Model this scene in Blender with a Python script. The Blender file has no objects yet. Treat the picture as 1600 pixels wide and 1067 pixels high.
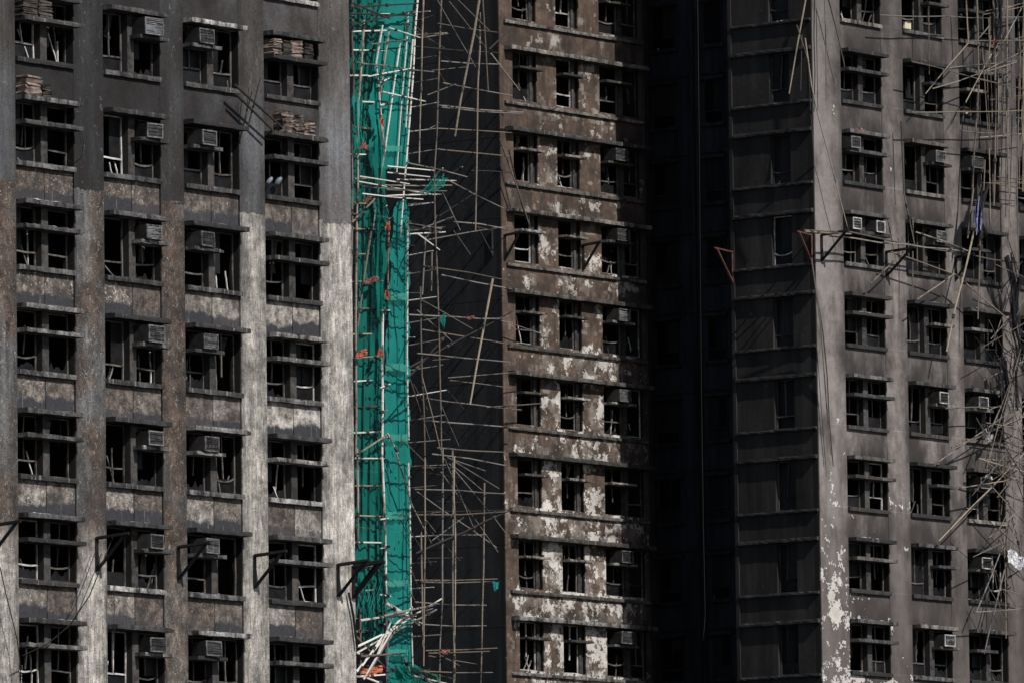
import bpy, math, random
from mathutils import Vector, Matrix
random.seed(7)
R = random.random
def ru(a, b): return a + (b - a) * random.random()
scene = bpy.context.scene
C = scene.collection

# ------------------------------------------------------------------ camera, sky, sun, exposure
CZ = 22.0                                   # camera height above the ground
FOC, PITCH, ROLL, AZ = 14000.0, 0.103941, -0.012759, 0.658982
fwd = Vector((0, math.cos(PITCH), math.sin(PITCH))); up0 = Vector((0, -math.sin(PITCH), math.cos(PITCH))); rt0 = Vector((1, 0, 0))
rt = math.cos(ROLL) * rt0 + math.sin(ROLL) * up0
upv = -math.sin(ROLL) * rt0 + math.cos(ROLL) * up0
cam = bpy.data.cameras.new('camera'); camo = bpy.data.objects.new('camera', cam); C.objects.link(camo)
cam.sensor_width = 36.0; cam.lens = FOC / 1600 * 36; cam.clip_start = 1.0; cam.clip_end = 12000
m = Matrix((rt, upv, -fwd)).transposed().to_4x4(); m.translation = (0, 0, CZ); camo.matrix_world = m
scene.camera = camo
U = Vector((math.sin(AZ), math.cos(AZ), 0)); N = Vector((math.cos(AZ), -math.sin(AZ), 0)); Z = Vector((0, 0, 1))
ELEV = math.radians(43)
hs = (N - 0.175 * U).normalized()
sd = hs * math.cos(ELEV) + Z * math.sin(ELEV)
world = bpy.data.worlds.new('World'); scene.world = world; world.use_nodes = True
wn = world.node_tree; bg = wn.nodes['Background']
sky = wn.nodes.new('ShaderNodeTexSky'); sky.sky_type = 'NISHITA'; sky.sun_disc = False
sky.sun_elevation = ELEV; sky.sun_rotation = math.atan2(sd.x, sd.y)
wn.links.new(sky.outputs[0], bg.inputs[0]); bg.inputs[1].default_value = 0.085
sun = bpy.data.lights.new('sun', 'SUN'); sun.energy = 5.0; sun.angle = math.radians(0.53); sun.color = (1.0, 0.965, 0.93)
suno = bpy.data.objects.new('sun', sun); C.objects.link(suno)
suno.rotation_euler = sd.to_track_quat('Z', 'Y').to_euler(); suno.location = (40, 150, 150)
vs = scene.view_settings; vs.view_transform = 'Standard'; vs.look = 'None'; vs.gamma = 1; vs.use_curve_mapping = False; vs.exposure = 0.42

# ------------------------------------------------------------------ node material helper
class G:
    def __init__(s, name, rough=0.9, spec=0.2):
        s.m = bpy.data.materials.new(name); s.m.use_nodes = True; s.t = s.m.node_tree
        s.b = s.t.nodes['Principled BSDF']; s.b.inputs['Roughness'].default_value = rough
        s.b.inputs['Specular IOR Level'].default_value = spec
    def n(s, k, **kw):
        nd = s.t.nodes.new(k)
        for a, v in kw.items(): setattr(nd, a, v)
        return nd
    def put(s, sock, v):
        if isinstance(v, bpy.types.NodeSocket): s.t.links.new(v, sock)
        elif isinstance(v, (tuple, list)) and sock.type == 'RGBA': sock.default_value = (*v[:3], 1)
        else: sock.default_value = v
    def coord(s, obj=None):
        nd = s.n('ShaderNodeTexCoord')
        if obj: nd.object = obj
        return nd.outputs['Object']
    def xyz(s, v):
        nd = s.n('ShaderNodeSeparateXYZ'); s.put(nd.inputs[0], v); return nd.outputs
    def comb(s, x, y, z):
        nd = s.n('ShaderNodeCombineXYZ')
        for i, v in enumerate((x, y, z)): s.put(nd.inputs[i], v)
        return nd.outputs[0]
    def mp(s, v, sc=(1, 1, 1), loc=(0, 0, 0)):
        nd = s.n('ShaderNodeMapping'); s.put(nd.inputs[0], v); nd.inputs['Scale'].default_value = sc; nd.inputs['Location'].default_value = loc
        return nd.outputs[0]
    def noise(s, v, sc=1, d=4, r=0.55, dist=0):
        nd = s.n('ShaderNodeTexNoise'); s.put(nd.inputs['Vector'], v); nd.inputs['Scale'].default_value = sc
        nd.inputs['Detail'].default_value = d; nd.inputs['Roughness'].default_value = r; nd.inputs['Distortion'].default_value = dist
        return nd.outputs[0]
    def vor(s, v, sc=1, feat='F1'):
        nd = s.n('ShaderNodeTexVoronoi', feature=feat); s.put(nd.inputs['Vector'], v); nd.inputs['Scale'].default_value = sc
        return nd.outputs
    def mth(s, op, a, b=0.0, c=None, clamp=False):
        nd = s.n('ShaderNodeMath', operation=op, use_clamp=clamp); s.put(nd.inputs[0], a); s.put(nd.inputs[1], b)
        if c is not None: s.put(nd.inputs[2], c)
        return nd.outputs[0]
    def rng(s, v, a, b, c=0.0, d=1.0):
        nd = s.n('ShaderNodeMapRange'); s.put(nd.inputs[0], v)
        for i, q in enumerate((a, b, c, d)): nd.inputs[i + 1].default_value = q
        return nd.outputs[0]
    def mix(s, f, a, b, mode='MIX'):
        nd = s.n('ShaderNodeMix', data_type='RGBA', blend_type=mode); s.put(nd.inputs[0], f); s.put(nd.inputs[6], a); s.put(nd.inputs[7], b)
        return nd.outputs[2]
    def grain(s, v, sc=15, lo=.5, hi=1.5, st=(1, 1, 1)):
        return s.rng(s.noise(s.mp(v, st), sc, 3, .85), .34, .66, lo, hi)
    def mul(s, c, f): return s.mix(1.0, c, s.comb(f, f, f), 'MULTIPLY')
    def scratch(s, v, sc, wid, mask):
        q = s.mth('LESS_THAN', s.mth('ABSOLUTE', s.mth('SUBTRACT', s.noise(v, sc, 2, .5, 1.2), .5)), wid)
        return s.mth('MULTIPLY', q, s.mth('GREATER_THAN', s.noise(s.mp(v, (1, 1, 1), (5, 5, 5)), sc*1.7, 2), mask))
    def rand(s): return s.n('ShaderNodeObjectInfo').outputs['Random']
    def bump(s, h, st=0.5, dist=0.02):
        nd = s.n('ShaderNodeBump'); s.put(nd.inputs['Height'], h); nd.inputs['Strength'].default_value = st; nd.inputs['Distance'].default_value = dist
        s.t.links.new(nd.outputs[0], s.b.inputs['Normal'])
    def col(s, c): s.put(s.b.inputs['Base Color'], c); return s.m
def W(v): return (v, v, v)

# ------------------------------------------------------------------ mesh helpers
class MB:
    def __init__(s): s.v = []; s.f = []
    def box(s, x0, x1, y0, y1, z0, z1):
        x0, x1 = sorted((x0, x1)); y0, y1 = sorted((y0, y1)); z0, z1 = sorted((z0, z1)); k = len(s.v)
        s.v += [(x0, y0, z0), (x1, y0, z0), (x1, y1, z0), (x0, y1, z0), (x0, y0, z1), (x1, y0, z1), (x1, y1, z1), (x0, y1, z1)]
        s.f += [(k, k+3, k+2, k+1), (k+4, k+5, k+6, k+7), (k, k+1, k+5, k+4), (k+1, k+2, k+6, k+5), (k+2, k+3, k+7, k+6), (k+3, k, k+4, k+7)]
    def tube(s, pts, rad, sides=6, node=0.0, taper=1.0):
        pts = [Vector(p) for p in pts]; k0 = len(s.v); rings = 0; L = sum((pts[i+1]-pts[i]).length for i in range(len(pts)-1)) or 1
        acc = 0; nextn = ru(.1, .4); out = []
        for i in range(len(pts)):
            out.append((pts[i], 1.0 - (1 - taper) * acc / L))
            if i < len(pts)-1:
                seg = (pts[i+1]-pts[i]).length
                if node:
                    while nextn < acc + seg - .04:
                        t = (nextn - acc)/seg
                        if t > 0.02:
                            for dt, q in ((-.025, 1), (0, 1.22), (.025, 1)):
                                out.append((pts[i].lerp(pts[i+1], min(max(t+dt/seg, 0), 1)), q*(1-(1-taper)*nextn/L)))
                        nextn += node * ru(.8, 1.2)
                acc += seg
        for i, (p, q) in enumerate(out):
            a = out[max(i-1, 0)][0]; b = out[min(i+1, len(out)-1)][0]; d = (b-a)
            d = d.normalized() if d.length > 1e-6 else Vector((0, 0, 1))
            e = d.cross(Vector((.31, .87, .12)) if abs(d.dot(Vector((.31, .87, .12)))) < .9 else Vector((1, 0, 0))).normalized(); g = d.cross(e)
            for j in range(sides):
                t = 2*math.pi*j/sides
                s.v.append(tuple(p + rad*q*(math.cos(t)*e + math.sin(t)*g)))
        n = len(out)
        for i in range(n-1):
            for j in range(sides):
                a = k0+i*sides+j; b = k0+i*sides+(j+1) % sides
                s.f.append((a, b, b+sides, a+sides))
        s.f.append(tuple(k0+j for j in range(sides))[::-1]); s.f.append(tuple(k0+(n-1)*sides+j for j in range(sides)))
    def grid(s, rows):
        k = len(s.v); nc = len(rows[0])
        for r in rows: s.v += [tuple(p) for p in r]
        for i in range(len(rows)-1):
            for j in range(nc-1):
                a = k+i*nc+j; s.f.append((a, a+1, a+1+nc, a+nc))
    def build(s, name, mat, parent=None, smooth=False):
        me = bpy.data.meshes.new(name); me.from_pydata(s.v, [], s.f); me.update()
        me.materials.append(mat)
        if smooth: me.polygons.foreach_set('use_smooth', [True]*len(me.polygons))
        o = bpy.data.objects.new(name, me); C.objects.link(o)
        if parent: o.parent = parent
        return o
def tag(o, label, cat, group=None):
    o['label'] = label; o['category'] = cat
    if group: o['group'] = group
    return o
ROTZ = math.pi/2 - AZ                      # local x runs along the facades, local -y points out of them
def empty(name, loc, rz=ROTZ):
    o = bpy.data.objects.new(name, None); C.objects.link(o); o.location = loc; o.rotation_euler = (0, 0, rz); o.empty_display_size = .3
    return o
def to_local(root, w):
    d = Vector(w) - Vector(root.location); rz = root.rotation_euler[2]
    c, s_ = math.cos(rz), math.sin(rz)
    return (c*d.x + s_*d.y, -s_*d.x + c*d.y, d.z)
OL = Vector((-12.732, 229.2, 31.475+CZ)); OM = Vector((-0.148, 293.775, 40.48+CZ)); OR = Vector((10.971, 293.683, 41.249+CZ))
EYE = Vector((0, 0, CZ))
def at(x, y, O, n=0.0):
    """world point that lies n metres in front of the facade through O, in the direction of photo position x, y"""
    d = fwd + rt*((x-800)/FOC) - upv*((y-533.5)/FOC)
    t = N.dot(O + n*N - EYE)/N.dot(d)
    return EYE + d*t
def un(w, O): d = w - O; return d.dot(U), d.dot(N), d.z

# ------------------------------------------------------------------ ground
g = G('asphalt'); c = g.coord(); k = g.noise(c, .05, 5)
g.col(g.mix(k, W(.035), W(.07))); ASPH = g.m
mb = MB(); mb.grid([[(-4000+i*1000, -4000+j*1000, 0) for i in range(9)] for j in range(9)])
gr = mb.build('ground', ASPH); gr['kind'] = 'structure'

# ------------------------------------------------------------------ the two burnt towers
LT = empty('apartment_tower', (OL.x, OL.y, 0)); tag(LT, 'nearest fire-blackened concrete apartment tower with four columns of hooded windows and pale stripped piers', 'building', 'burnt apartment towers')
BT = empty('apartment_tower', (OM.x, OM.y, 0)); tag(BT, 'scorched brown apartment tower farther back with peeling paint, two wings and a black light well', 'building', 'burnt apartment towers')
ZL, ZM, ZR = OL.z, OM.z, OR.z
H = 2.7
dRM = OR - OM; RU, RN = dRM.dot(U), dRM.dot(N)

def tower_coords(g, root, z0):
    v = g.mp(g.coord(root), loc=(0, 0, -z0)); return v, g.xyz(v)
# stripped concrete of the near tower
LC_ = [0.0, 3.495, 6.754, 10.116]
def mat_left_pier():
    g = G('scorched_concrete_pier'); v, p = tower_coords(g, LT, ZL); u, z = p[0], p[2]
    big = g.noise(g.mp(v, (.55, 1, .3)), 1, 4, .6); med = g.noise(v, 2.2, 6, .65); fine = g.noise(v, 22, 4, .7)
    stri = g.noise(g.mp(v, (20, 20, 1.7)), 1, 6, .78, .4); stri2 = g.noise(g.mp(v, (7, 7, .5)), 1, 5, .7, .5); stain = g.noise(g.mp(v, (3.2, 3.2, .3)), 1, 5, .65)
    edge = g.mth('ADD', z, g.mth('MULTIPLY', g.mth('SUBTRACT', g.noise(g.mp(v, (3, 3, 6)), 1, 5, .7), .5), .8))
    low = g.mth('LESS_THAN', edge, -3.25)
    # upper storeys: painted and smoked
    tone = g.mth('ADD', g.rng(u, 5.0, 12.8, .013, .066), g.mth('MULTIPLY', g.rng(u, 2.6, -1.4, 0, 1), .032))
    tone = g.mth('MULTIPLY', tone, g.rng(big, .32, .68, .5, 1.6)); tone = g.mth('MULTIPLY', tone, g.rng(stain, .3, .7, .65, 1.4)); tone = g.mth('MULTIPLY', tone, g.grain(v, 9, .8, 1.22)); tone = g.mth('MULTIPLY', tone, g.grain(v, 24, .8, 1.2))
    warm = g.mix(g.rng(big, .42, .62), (1.12, 1.0, .92), (.98, 1.0, 1.05)); top = g.mix(1.0, warm, g.comb(tone, tone, tone), 'MULTIPLY')
    sp = g.mth('GREATER_THAN', g.noise(g.mp(v, (14, 14, 7)), 1, 3, .6), .70); top = g.mix(g.mth('MULTIPLY', sp, .6), top, W(.16)); top = g.mix(g.mth('MULTIPLY', g.scratch(g.mp(v, (1, 1, .5)), 2.2, .008, .58), .5), top, W(.13))
    # lower storeys: bare concrete; each lift of each pier weathered its own way, palest to the right and low down
    zj = g.mth('ADD', z, g.mth('MULTIPLY', stain, .9)); blk = g.comb(g.mth('FLOOR', g.mth('DIVIDE', g.mth('ADD', u, 1.0), 3.3)), g.mth('FLOOR', g.mth('DIVIDE', g.mth('ADD', zj, 27.95+H/2), H)), 3.0)
    wn_ = g.n('ShaderNodeTexWhiteNoise'); g.put(wn_.inputs['Vector'], blk); lift = wn_.outputs[0]
    pale = g.mth('MULTIPLY', g.mth('ADD', g.rng(u, 7.8, 9.4), g.mth('MULTIPLY', g.rng(z, -11.3, -13.6), g.rng(u, 5.6, 3.6, .35, 1.0)), clamp=True), g.rng(big, .25, .55, .6, 1.0))
    brown = g.mix(g.rng(med, .35, .65), (.028, .021, .017), (.125, .090, .070)); grey = g.mix(g.rng(stain, .3, .68), W(.035), (.17, .168, .166))
    base = g.mix(g.rng(g.mth('ADD', big, g.mth('MULTIPLY', g.mth('SUBTRACT', lift, .5), .14)), .44, .54), grey, brown); base = g.mul(base, g.rng(lift, 0, 1, .85, 1.12))
    lightc = g.mix(g.rng(g.mth('ADD', g.mth('MULTIPLY', stri, .45), g.mth('MULTIPLY', med, .55)), .40, .58), (.15, .138, .124), (.46, .43, .385)); lightc = g.mul(lightc, g.rng(stri2, .32, .66, .62, 1.35)); lightc = g.mix(g.rng(stain, .58, .72, 0, .85), lightc, (.085, .07, .058)); lightc = g.mul(lightc, g.rng(lift, 0, 1, .88, 1.08))
    base = g.mix(g.rng(pale, .25, .8), base, lightc)
    base = g.mul(g.mul(base, g.grain(v, 11, .62, 1.4, (1, 1, .5))), g.grain(v, 26, .7, 1.3))
    chip = g.rng(g.noise(g.mp(v, (17, 17, 8)), 1, 3, .6, 1.5), .62, .66); base = g.mix(g.mth('MULTIPLY', chip, .7), base, (.36, .34, .31))
    base = g.mix(g.mth('MULTIPLY', g.scratch(g.mp(v, (1, 1, .6)), 5.5, .016, .54), .6), base, (.34, .32, .29))
    soot = g.rng(g.noise(g.mp(v, (.9, .9, .5), (3, 1, 5)), 1, 6, .68), .50, .68); base = g.mix(g.mth('MULTIPLY', soot, .8), base, g.mul(W(.026), g.grain(v, 16, .5, 1.6)))
    jz = g.mth('ABSOLUTE', g.mth('SUBTRACT', g.mth('FRACT', g.mth('DIVIDE', g.mth('ADD', z, 27.95), H)), .5))
    jl = g.rng(g.mth('ADD', jz, g.mth('MULTIPLY', g.mth('SUBTRACT', med, .5), .03)), .045, .0, 0, .45); base = g.mix(g.mth('MULTIPLY', jl, g.rng(big, .4, .6)), base, W(.03))
    lick = None
    for cc in LC_:
        q = g.rng(g.mth('ABSOLUTE', g.mth('SUBTRACT', u, cc+1.15)), 1.1, 1.72, 1, 0); lick = q if lick is None else g.mth('MAXIMUM', lick, q)
    lick = g.mth('MULTIPLY', lick, g.rng(g.noise(g.mp(v, (1.2, 1.2, .55), (6, 2, 9)), 1, 5, .65), .36, .60)); base = g.mix(g.mth('MULTIPLY', lick, .85), base, (.018, .016, .015)); top = g.mix(g.mth('MULTIPLY', lick, .9), top, (.010, .009, .0085))
    hgt = g.mth('ADD', g.mth('MULTIPLY', g.mth('ADD', stri, fine), low), g.mth('MULTIPLY', fine, .25))
    g.bump(g.mth('ADD', hgt, g.mth('MULTIPLY', chip, .4)), .9, .05)
    reveal_shade = g.rng(p[1], .015, .06); return g.col(g.mix(reveal_shade, g.mix(low, top, base), (.007, .0065, .006)))  # shade of the window reveals put into the colour, masked by depth
def mat_left_panel():
    g = G('scorched_spandrel'); v, p = tower_coords(g, LT, ZL); u, z = p[0], p[2]; rnd = g.rand()
    v2 = g.n('ShaderNodeVectorMath', operation='ADD'); g.put(v2.inputs[0], v); g.put(v2.inputs[1], g.comb(g.mth('MULTIPLY', rnd, 37), 0, g.mth('MULTIPLY', rnd, 11))); w = v2.outputs[0]
    big = g.noise(w, .9, 4, .6); med = g.noise(w, 4, 6, .68); fine = g.noise(w, 26, 3, .7)
    low = g.mth('LESS_THAN', z, -2.75)
    tone = g.mth('MULTIPLY', g.rng(u, 4.5, 13.0, .013, .052), g.rng(big, .3, .7, .6, 1.5)); tone = g.mth('MULTIPLY', tone, g.grain(v, 14, .8, 1.2)); top = g.mix(1.0, g.mix(g.rng(big, .4, .6), (1.15, 1, .92), (1, 1, 1.03)), g.comb(tone, tone, tone), 'MULTIPLY')
    pl = g.rng(g.noise(g.mp(v, (.7, .7, .5), (2, 2, 7)), 1, 5, .62), .42, .6); top = g.mix(g.mth('MULTIPLY', pl, .8), top, (.011, .0095, .009))
    lite = g.mth('ADD', g.rng(z, -3.5, -10.0, 0, .4), g.rng(u, 3.5, 10.5, 0, .7), clamp=True); lite = g.mth('MULTIPLY', lite, g.rng(g.mth('POWER', rnd, 1.6), 0, 1, .0, 1.35)); lite = g.mth('ADD', lite, g.mth('MULTIPLY', g.mth('MULTIPLY', g.rng(u, 6.0, 7.5), g.rng(rnd, 0, 1, .2, 1)), g.mth('MULTIPLY', g.rng(z, -3.0, -5.0), g.rng(z, -10.5, -8.5))), clamp=True)
    brown = g.mix(g.rng(med, .38, .62), (.026, .021, .018), (.095, .074, .061)); pal = g.mix(g.rng(med, .36, .64), (.10, .088, .078), (.40, .375, .34))
    base = g.mix(g.mth('MULTIPLY', lite, g.rng(big, .32, .58, .25, 1.0), clamp=True), brown, pal)
    base = g.mul(base, g.grain(w, 20, .72, 1.3)); base = g.mul(base, g.grain(w, 7, .7, 1.3))
    # bitumen strip along the foot of every spandrel
    fz = g.mth('MULTIPLY', g.mth('FRACT', g.mth('DIVIDE', g.mth('ADD', z, 27.0+1.03), H)), H)
    lip = g.mth('ADD', g.rng(g.mth('FRACT', g.mth('MULTIPLY', rnd, 7.3)), 0, 1, .2, .4), g.mth('MULTIPLY', g.mth('SUBTRACT', g.noise(g.mp(w, (2.2, 2.2, .2)), 1, 6, .68), .5), .5))
    chip = g.rng(g.noise(g.mp(w, (13, 13, 9)), 1, 3, .6, 2.0), .62, .66); base = g.mix(g.mth('MULTIPLY', chip, .75), base, (.38, .36, .33))
    base = g.mix(g.mth('MULTIPLY', g.scratch(w, 5, .022, .52), g.rng(rnd, .3, .8, .1, .75)), base, (.40, .37, .33))
    base = g.mix(g.rng(g.noise(w, 1.3, 5, .65), .47, .66, 0, .9), base, (.024, .021, .019)); under = g.mth('MULTIPLY', g.rng(fz, .62, .95), g.rng(g.noise(g.mp(w, (1.4, 1.4, .4)), 1, 4, .6), .4, .62)); base = g.mix(g.mth('MULTIPLY', under, .7), base, (.03, .026, .024))
    band = g.mth('MULTIPLY', g.rng(g.mth('SUBTRACT', lip, fz), -.05, .03), g.rng(g.mth('FRACT', g.mth('MULTIPLY', rnd, 3.7)), .05, .3, .45, 1)); strk = g.rng(g.noise(g.mp(w, (12, 12, 1.2)), 1, 2), .66, .7, 0, .6)
    bc = g.mix(strk, g.mul(g.mix(big, (.016, .016, .019), (.036, .036, .04)), g.grain(w, 12, .75, 1.25)), W(.13))
    base = g.mix(band, base, bc); g.bump(g.mth('ADD', fine, g.mth('MULTIPLY', g.mth('ADD', med, chip), .8)), .7, .03)
    return g.col(g.mix(low, top, base))
def mat_ledge(name, lo, hi, tint=(1, .96, .91)):
    g = G(name); rnd = g.rand(); v = g.coord(LT)
    v2 = g.n('ShaderNodeVectorMath', operation='ADD'); g.put(v2.inputs[0], v); g.put(v2.inputs[1], g.comb(g.mth('MULTIPLY', rnd, 53), 0, g.mth('MULTIPLY', rnd, 17))); w = v2.outputs[0]
    a = g.noise(g.mp(w, (3, 3, 1.2)), 1, 5, .7); b = g.noise(w, 17, 4, .7); k = g.rng(a, .40, .66); k = g.mth('MULTIPLY', k, g.rng(b, .34, .64, .4, 1.25)); k = g.mth('MULTIPLY', k, g.rng(g.mth('POWER', rnd, 2.0), 0, 1, .06, 1.15), clamp=True)
    cc = g.mix(k, tuple(lo*t for t in tint), tuple(hi*t for t in tint)); cc = g.mix(g.rng(g.noise(g.mp(w, (9, 9, .7)), 1, 2), .62, .68, 0, .35), cc, tuple(hi*.8*t for t in tint))
    g.bump(b, .7, .015); return g.col(cc)
# peeling paint of the farther tower: middle wing
def blocky(g, v, step, amt=.05):
    nd = g.n('ShaderNodeVectorMath', operation='SNAP'); g.put(nd.inputs[0], v); nd.inputs[1].default_value = (step, step, step); return nd.outputs[0]
def mat_peel(name, browns, kind):
    g = G(name); v, p = tower_coords(g, BT, ZM); u, z = p[0], p[2]
    wob = g.n('ShaderNodeVectorMath', operation='ADD'); g.put(wob.inputs[0], v); nz = g.noise(v, 14, 2); nz2 = g.noise(g.mp(v, (1, 1, 1), (8, 2, 5)), 11, 2); g.put(wob.inputs[1], g.comb(g.mth('MULTIPLY', nz, .16), 0, g.mth('MULTIPLY', nz2, .14)))
    sv = blocky(g, wob.outputs[0], .055); s2 = blocky(g, wob.outputs[0], .13)
    big = g.noise(v, .55, 4, .6); med = g.noise(v, 3, 6, .65); fine = g.noise(v, 24, 3, .7); stain = g.noise(g.mp(v, (2.6, 2.6, .35)), 1, 5, .65)
    base = g.mix(g.rng(med, .32, .68), browns[0], browns[1]); base = g.mix(g.rng(stain, .48, .7, 0, .8), base, browns[2]); base = g.mul(base, g.grain(v, 15, .8 if kind == 'mid' else .9, 1.22 if kind == 'mid' else 1.1))
    if kind == 'mid':
        zone = g.mth('MULTIPLY', g.rng(u, -.4, 2.2, .3, 1), g.rng(u, 8.6, 6.6)); zone = g.mth('ADD', g.mth('MULTIPLY', zone, .155), g.rng(z, -9.0, -18.0, 0, .05)); zone = g.mth('ADD', zone, g.mth('MULTIPLY', g.mth('SUBTRACT', g.noise(g.mp(v, (.7, .7, .9), (9, 1, 2)), 1, 3), .5), .26)); zone = g.mth('ADD', zone, g.rng(z, -9.0, 0.0, 0, -.035))
        zone = g.mth('ADD', zone, g.mth('MULTIPLY', g.mth('MULTIPLY', g.rng(z, -13.5, -16.0), g.rng(u, 7.4, 6.0)), .012))
    else:
        uu = g.mth('SUBTRACT', u, RU); zone = g.mth('MULTIPLY', g.rng(uu, 6.5, -.6), g.rng(z, -11.5, -16.5)); zone = g.mth('ADD', g.mth('MULTIPLY', zone, .17), -.03); zone = g.mth('ADD', zone, g.mth('MULTIPLY', g.mth('SUBTRACT', g.noise(g.mp(v, (1.1, 1.1, .5), (9, 1, 2)), 1, 3), .5), .26)); zone = g.mth('ADD', zone, g.mth('MULTIPLY', g.rng(z, -16.5, -21.5), .03))
    n1 = g.noise(sv, 1.15, 6, .74); n2 = g.noise(g.mp(s2, (1, 1, 1), (7, 3, 2)), 1.6, 5, .7); n3 = g.noise(g.mp(v, (1, 1, .8), (2, 9, 4)), 2.6, 6, .75)
    tan = g.mth('GREATER_THAN', g.mth('ADD', n2, zone), .70 if kind == 'mid' else .80)
    tcol = g.mul(g.mix(g.noise(s2, 2.3, 2), (.085, .072, .06), (.26, .235, .205)), g.grain(v, 18, .75, 1.3)); base = g.mix(g.mth('MULTIPLY', tan, g.rng(med, .35, .6, .35, .95)), base, tcol)
    wh = g.mth('MAXIMUM', g.mth('GREATER_THAN', g.mth('ADD', n1, zone), .715 if kind == 'mid' else .69), g.mth('GREATER_THAN', g.mth('ADD', n3, zone), .80 if kind == 'mid' else .74))
    wh = g.mth('MULTIPLY', wh, g.mth('GREATER_THAN', g.mth('ADD', g.noise(g.mp(sv, (1, 1, 1), (3, 3, 3)), 4.5, 4, .8), g.mth('MULTIPLY', g.mth('SUBTRACT', n1, .5), .6)), .47))
    wcol = g.mul(g.mix(g.noise(sv, 3, 3), (.24, .22, .195), (.54, .515, .48)), g.grain(v, 20, .75, 1.25)); wcol = g.mix(g.rng(z, -11.0, -1.0, 0, .55 if kind == 'mid' else 0), wcol, (.15, .125, .10)); base = g.mix(wh, base, wcol)
    if kind != 'mid':
        jz = g.mth('ABSOLUTE', g.mth('SUBTRACT', g.mth('FRACT', g.mth('DIVIDE', g.mth('ADD', z, 27.0 - (ZR-ZM) + H/2 + .02), H)), .5)); base = g.mix(g.mth('MULTIPLY', g.mth('LESS_THAN', jz, .0045), g.rng(med, .35, .6, .1, .7)), base, W(.22))
        top = g.rng(z, -6.0, 1.5, 0, .6); base = g.mix(top, base, (.022, .02, .019))
        # smoke tongues above each window row
        fz = g.mth('FRACT', g.mth('DIVIDE', g.mth('ADD', z, 27.0-(ZR-ZM)-1.65), H)); tong = g.mth('MULTIPLY', g.rng(fz, .40, 0.0, 0, 1.35), g.rng(g.noise(g.mp(v, (1.1, 1.1, .3), (1, 4, 1)), 1, 5, .65), .34, .56)); near = None
        for cc in (0.0, 3.559, 6.829, 10.2):
            q = g.rng(g.mth('ABSOLUTE', g.mth('SUBTRACT', uu, cc+1.15)), 1.0, 1.45, 1, 0); near = q if near is None else g.mth('MAXIMUM', near, q)
        base = g.mix(g.mth('MULTIPLY', g.mth('MULTIPLY', tong, near), g.rng(fz, 0.0, .02, .3, .9), clamp=True), base, (.022, .019, .018))
        base = g.mix(g.rng(uu, .4, -1.4, 0, .5), base, (.17, .155, .146)); base = g.mix(g.rng(g.noise(g.mp(v, (.8, .8, .45), (4, 4, 1)), 1, 6, .68), .47, .66, 0, .75), base, (.026, .0225, .0215))
        lick = None
        for cc in (0.0, 3.559, 6.829, 10.2):
            q = g.rng(g.mth('ABSOLUTE', g.mth('SUBTRACT', uu, cc+1.15)), 1.1, 1.85, 1, 0); lick = q if lick is None else g.mth('MAXIMUM', lick, q)
        lick = g.mth('MULTIPLY', lick, g.rng(g.noise(g.mp(v, (1.0, 1.0, .5), (6, 2, 9)), 1, 5, .65), .38, .62)); base = g.mix(g.mth('MULTIPLY', lick, .85), base, (.020, .017, .016))
        base = g.mix(g.mth('MULTIPLY', g.rng(z, -14.5, -18.5, 0, .6), g.rng(med, .3, .6, .6, 1)), base, (.034, .028, .026)); base = g.mix(g.mth('MULTIPLY', wh, .75), base, wcol)
    else:
        base = g.mix(g.rng(g.noise(g.mp(v, (.9, .9, .9), (4, 4, 1)), 1, 5, .65), .44, .66, 0, .88), base, (.017, .014, .012))
        fz = g.mth('FRACT', g.mth('DIVIDE', g.mth('ADD', z, 27.0), H)); halo = g.mth('MULTIPLY', g.rng(fz, .30, .02, 0, 1), g.rng(g.noise(g.mp(v, (1.5, 1.5, .5), (2, 4, 6)), 1, 5, .65), .38, .6)); base = g.mix(g.mth('MULTIPLY', halo, .8), base, (.016, .013, .011))
        base = g.mix(g.mth('MULTIPLY', wh, .55), base, wcol)
        base = g.mix(g.rng(u, 6.4, 7.7, 0, .5), base, (.02, .017, .015))
    g.bump(g.mth('ADD', g.mth('MULTIPLY', wh, .8), g.mth('MULTIPLY', fine, .5)), .6, .012)
    reveal_shade = g.rng(g.mth('ADD', p[1], RN if kind != 'mid' else 0.0), .015, .06); return g.col(g.mix(reveal_shade, base, (.007, .0065, .006)))  # reveals behind the wall face painted near-black to stand for shade
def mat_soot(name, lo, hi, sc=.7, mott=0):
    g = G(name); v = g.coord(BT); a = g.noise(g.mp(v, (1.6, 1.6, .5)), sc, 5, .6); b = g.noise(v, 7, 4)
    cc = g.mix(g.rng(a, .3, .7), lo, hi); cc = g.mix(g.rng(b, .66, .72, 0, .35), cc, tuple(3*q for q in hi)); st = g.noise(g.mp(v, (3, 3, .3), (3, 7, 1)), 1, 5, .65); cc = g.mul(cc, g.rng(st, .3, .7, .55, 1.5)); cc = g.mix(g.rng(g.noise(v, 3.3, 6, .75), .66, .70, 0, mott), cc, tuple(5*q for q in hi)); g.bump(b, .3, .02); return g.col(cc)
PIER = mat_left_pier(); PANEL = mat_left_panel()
LEDGE = mat_ledge('weathered_ledge', .016, .34); LEDGE2 = mat_ledge('smoked_ledge', .014, .15, (1, .97, .95)); LEDGE3 = mat_ledge('rusty_ledge', .02, .24, (1.03, .93, .82))
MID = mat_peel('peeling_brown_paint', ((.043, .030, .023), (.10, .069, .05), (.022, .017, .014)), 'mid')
RGT = mat_peel('smoked_taupe_render', ((.092, .079, .073), (.172, .151, .141), (.058, .050, .047)), 'right')
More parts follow.
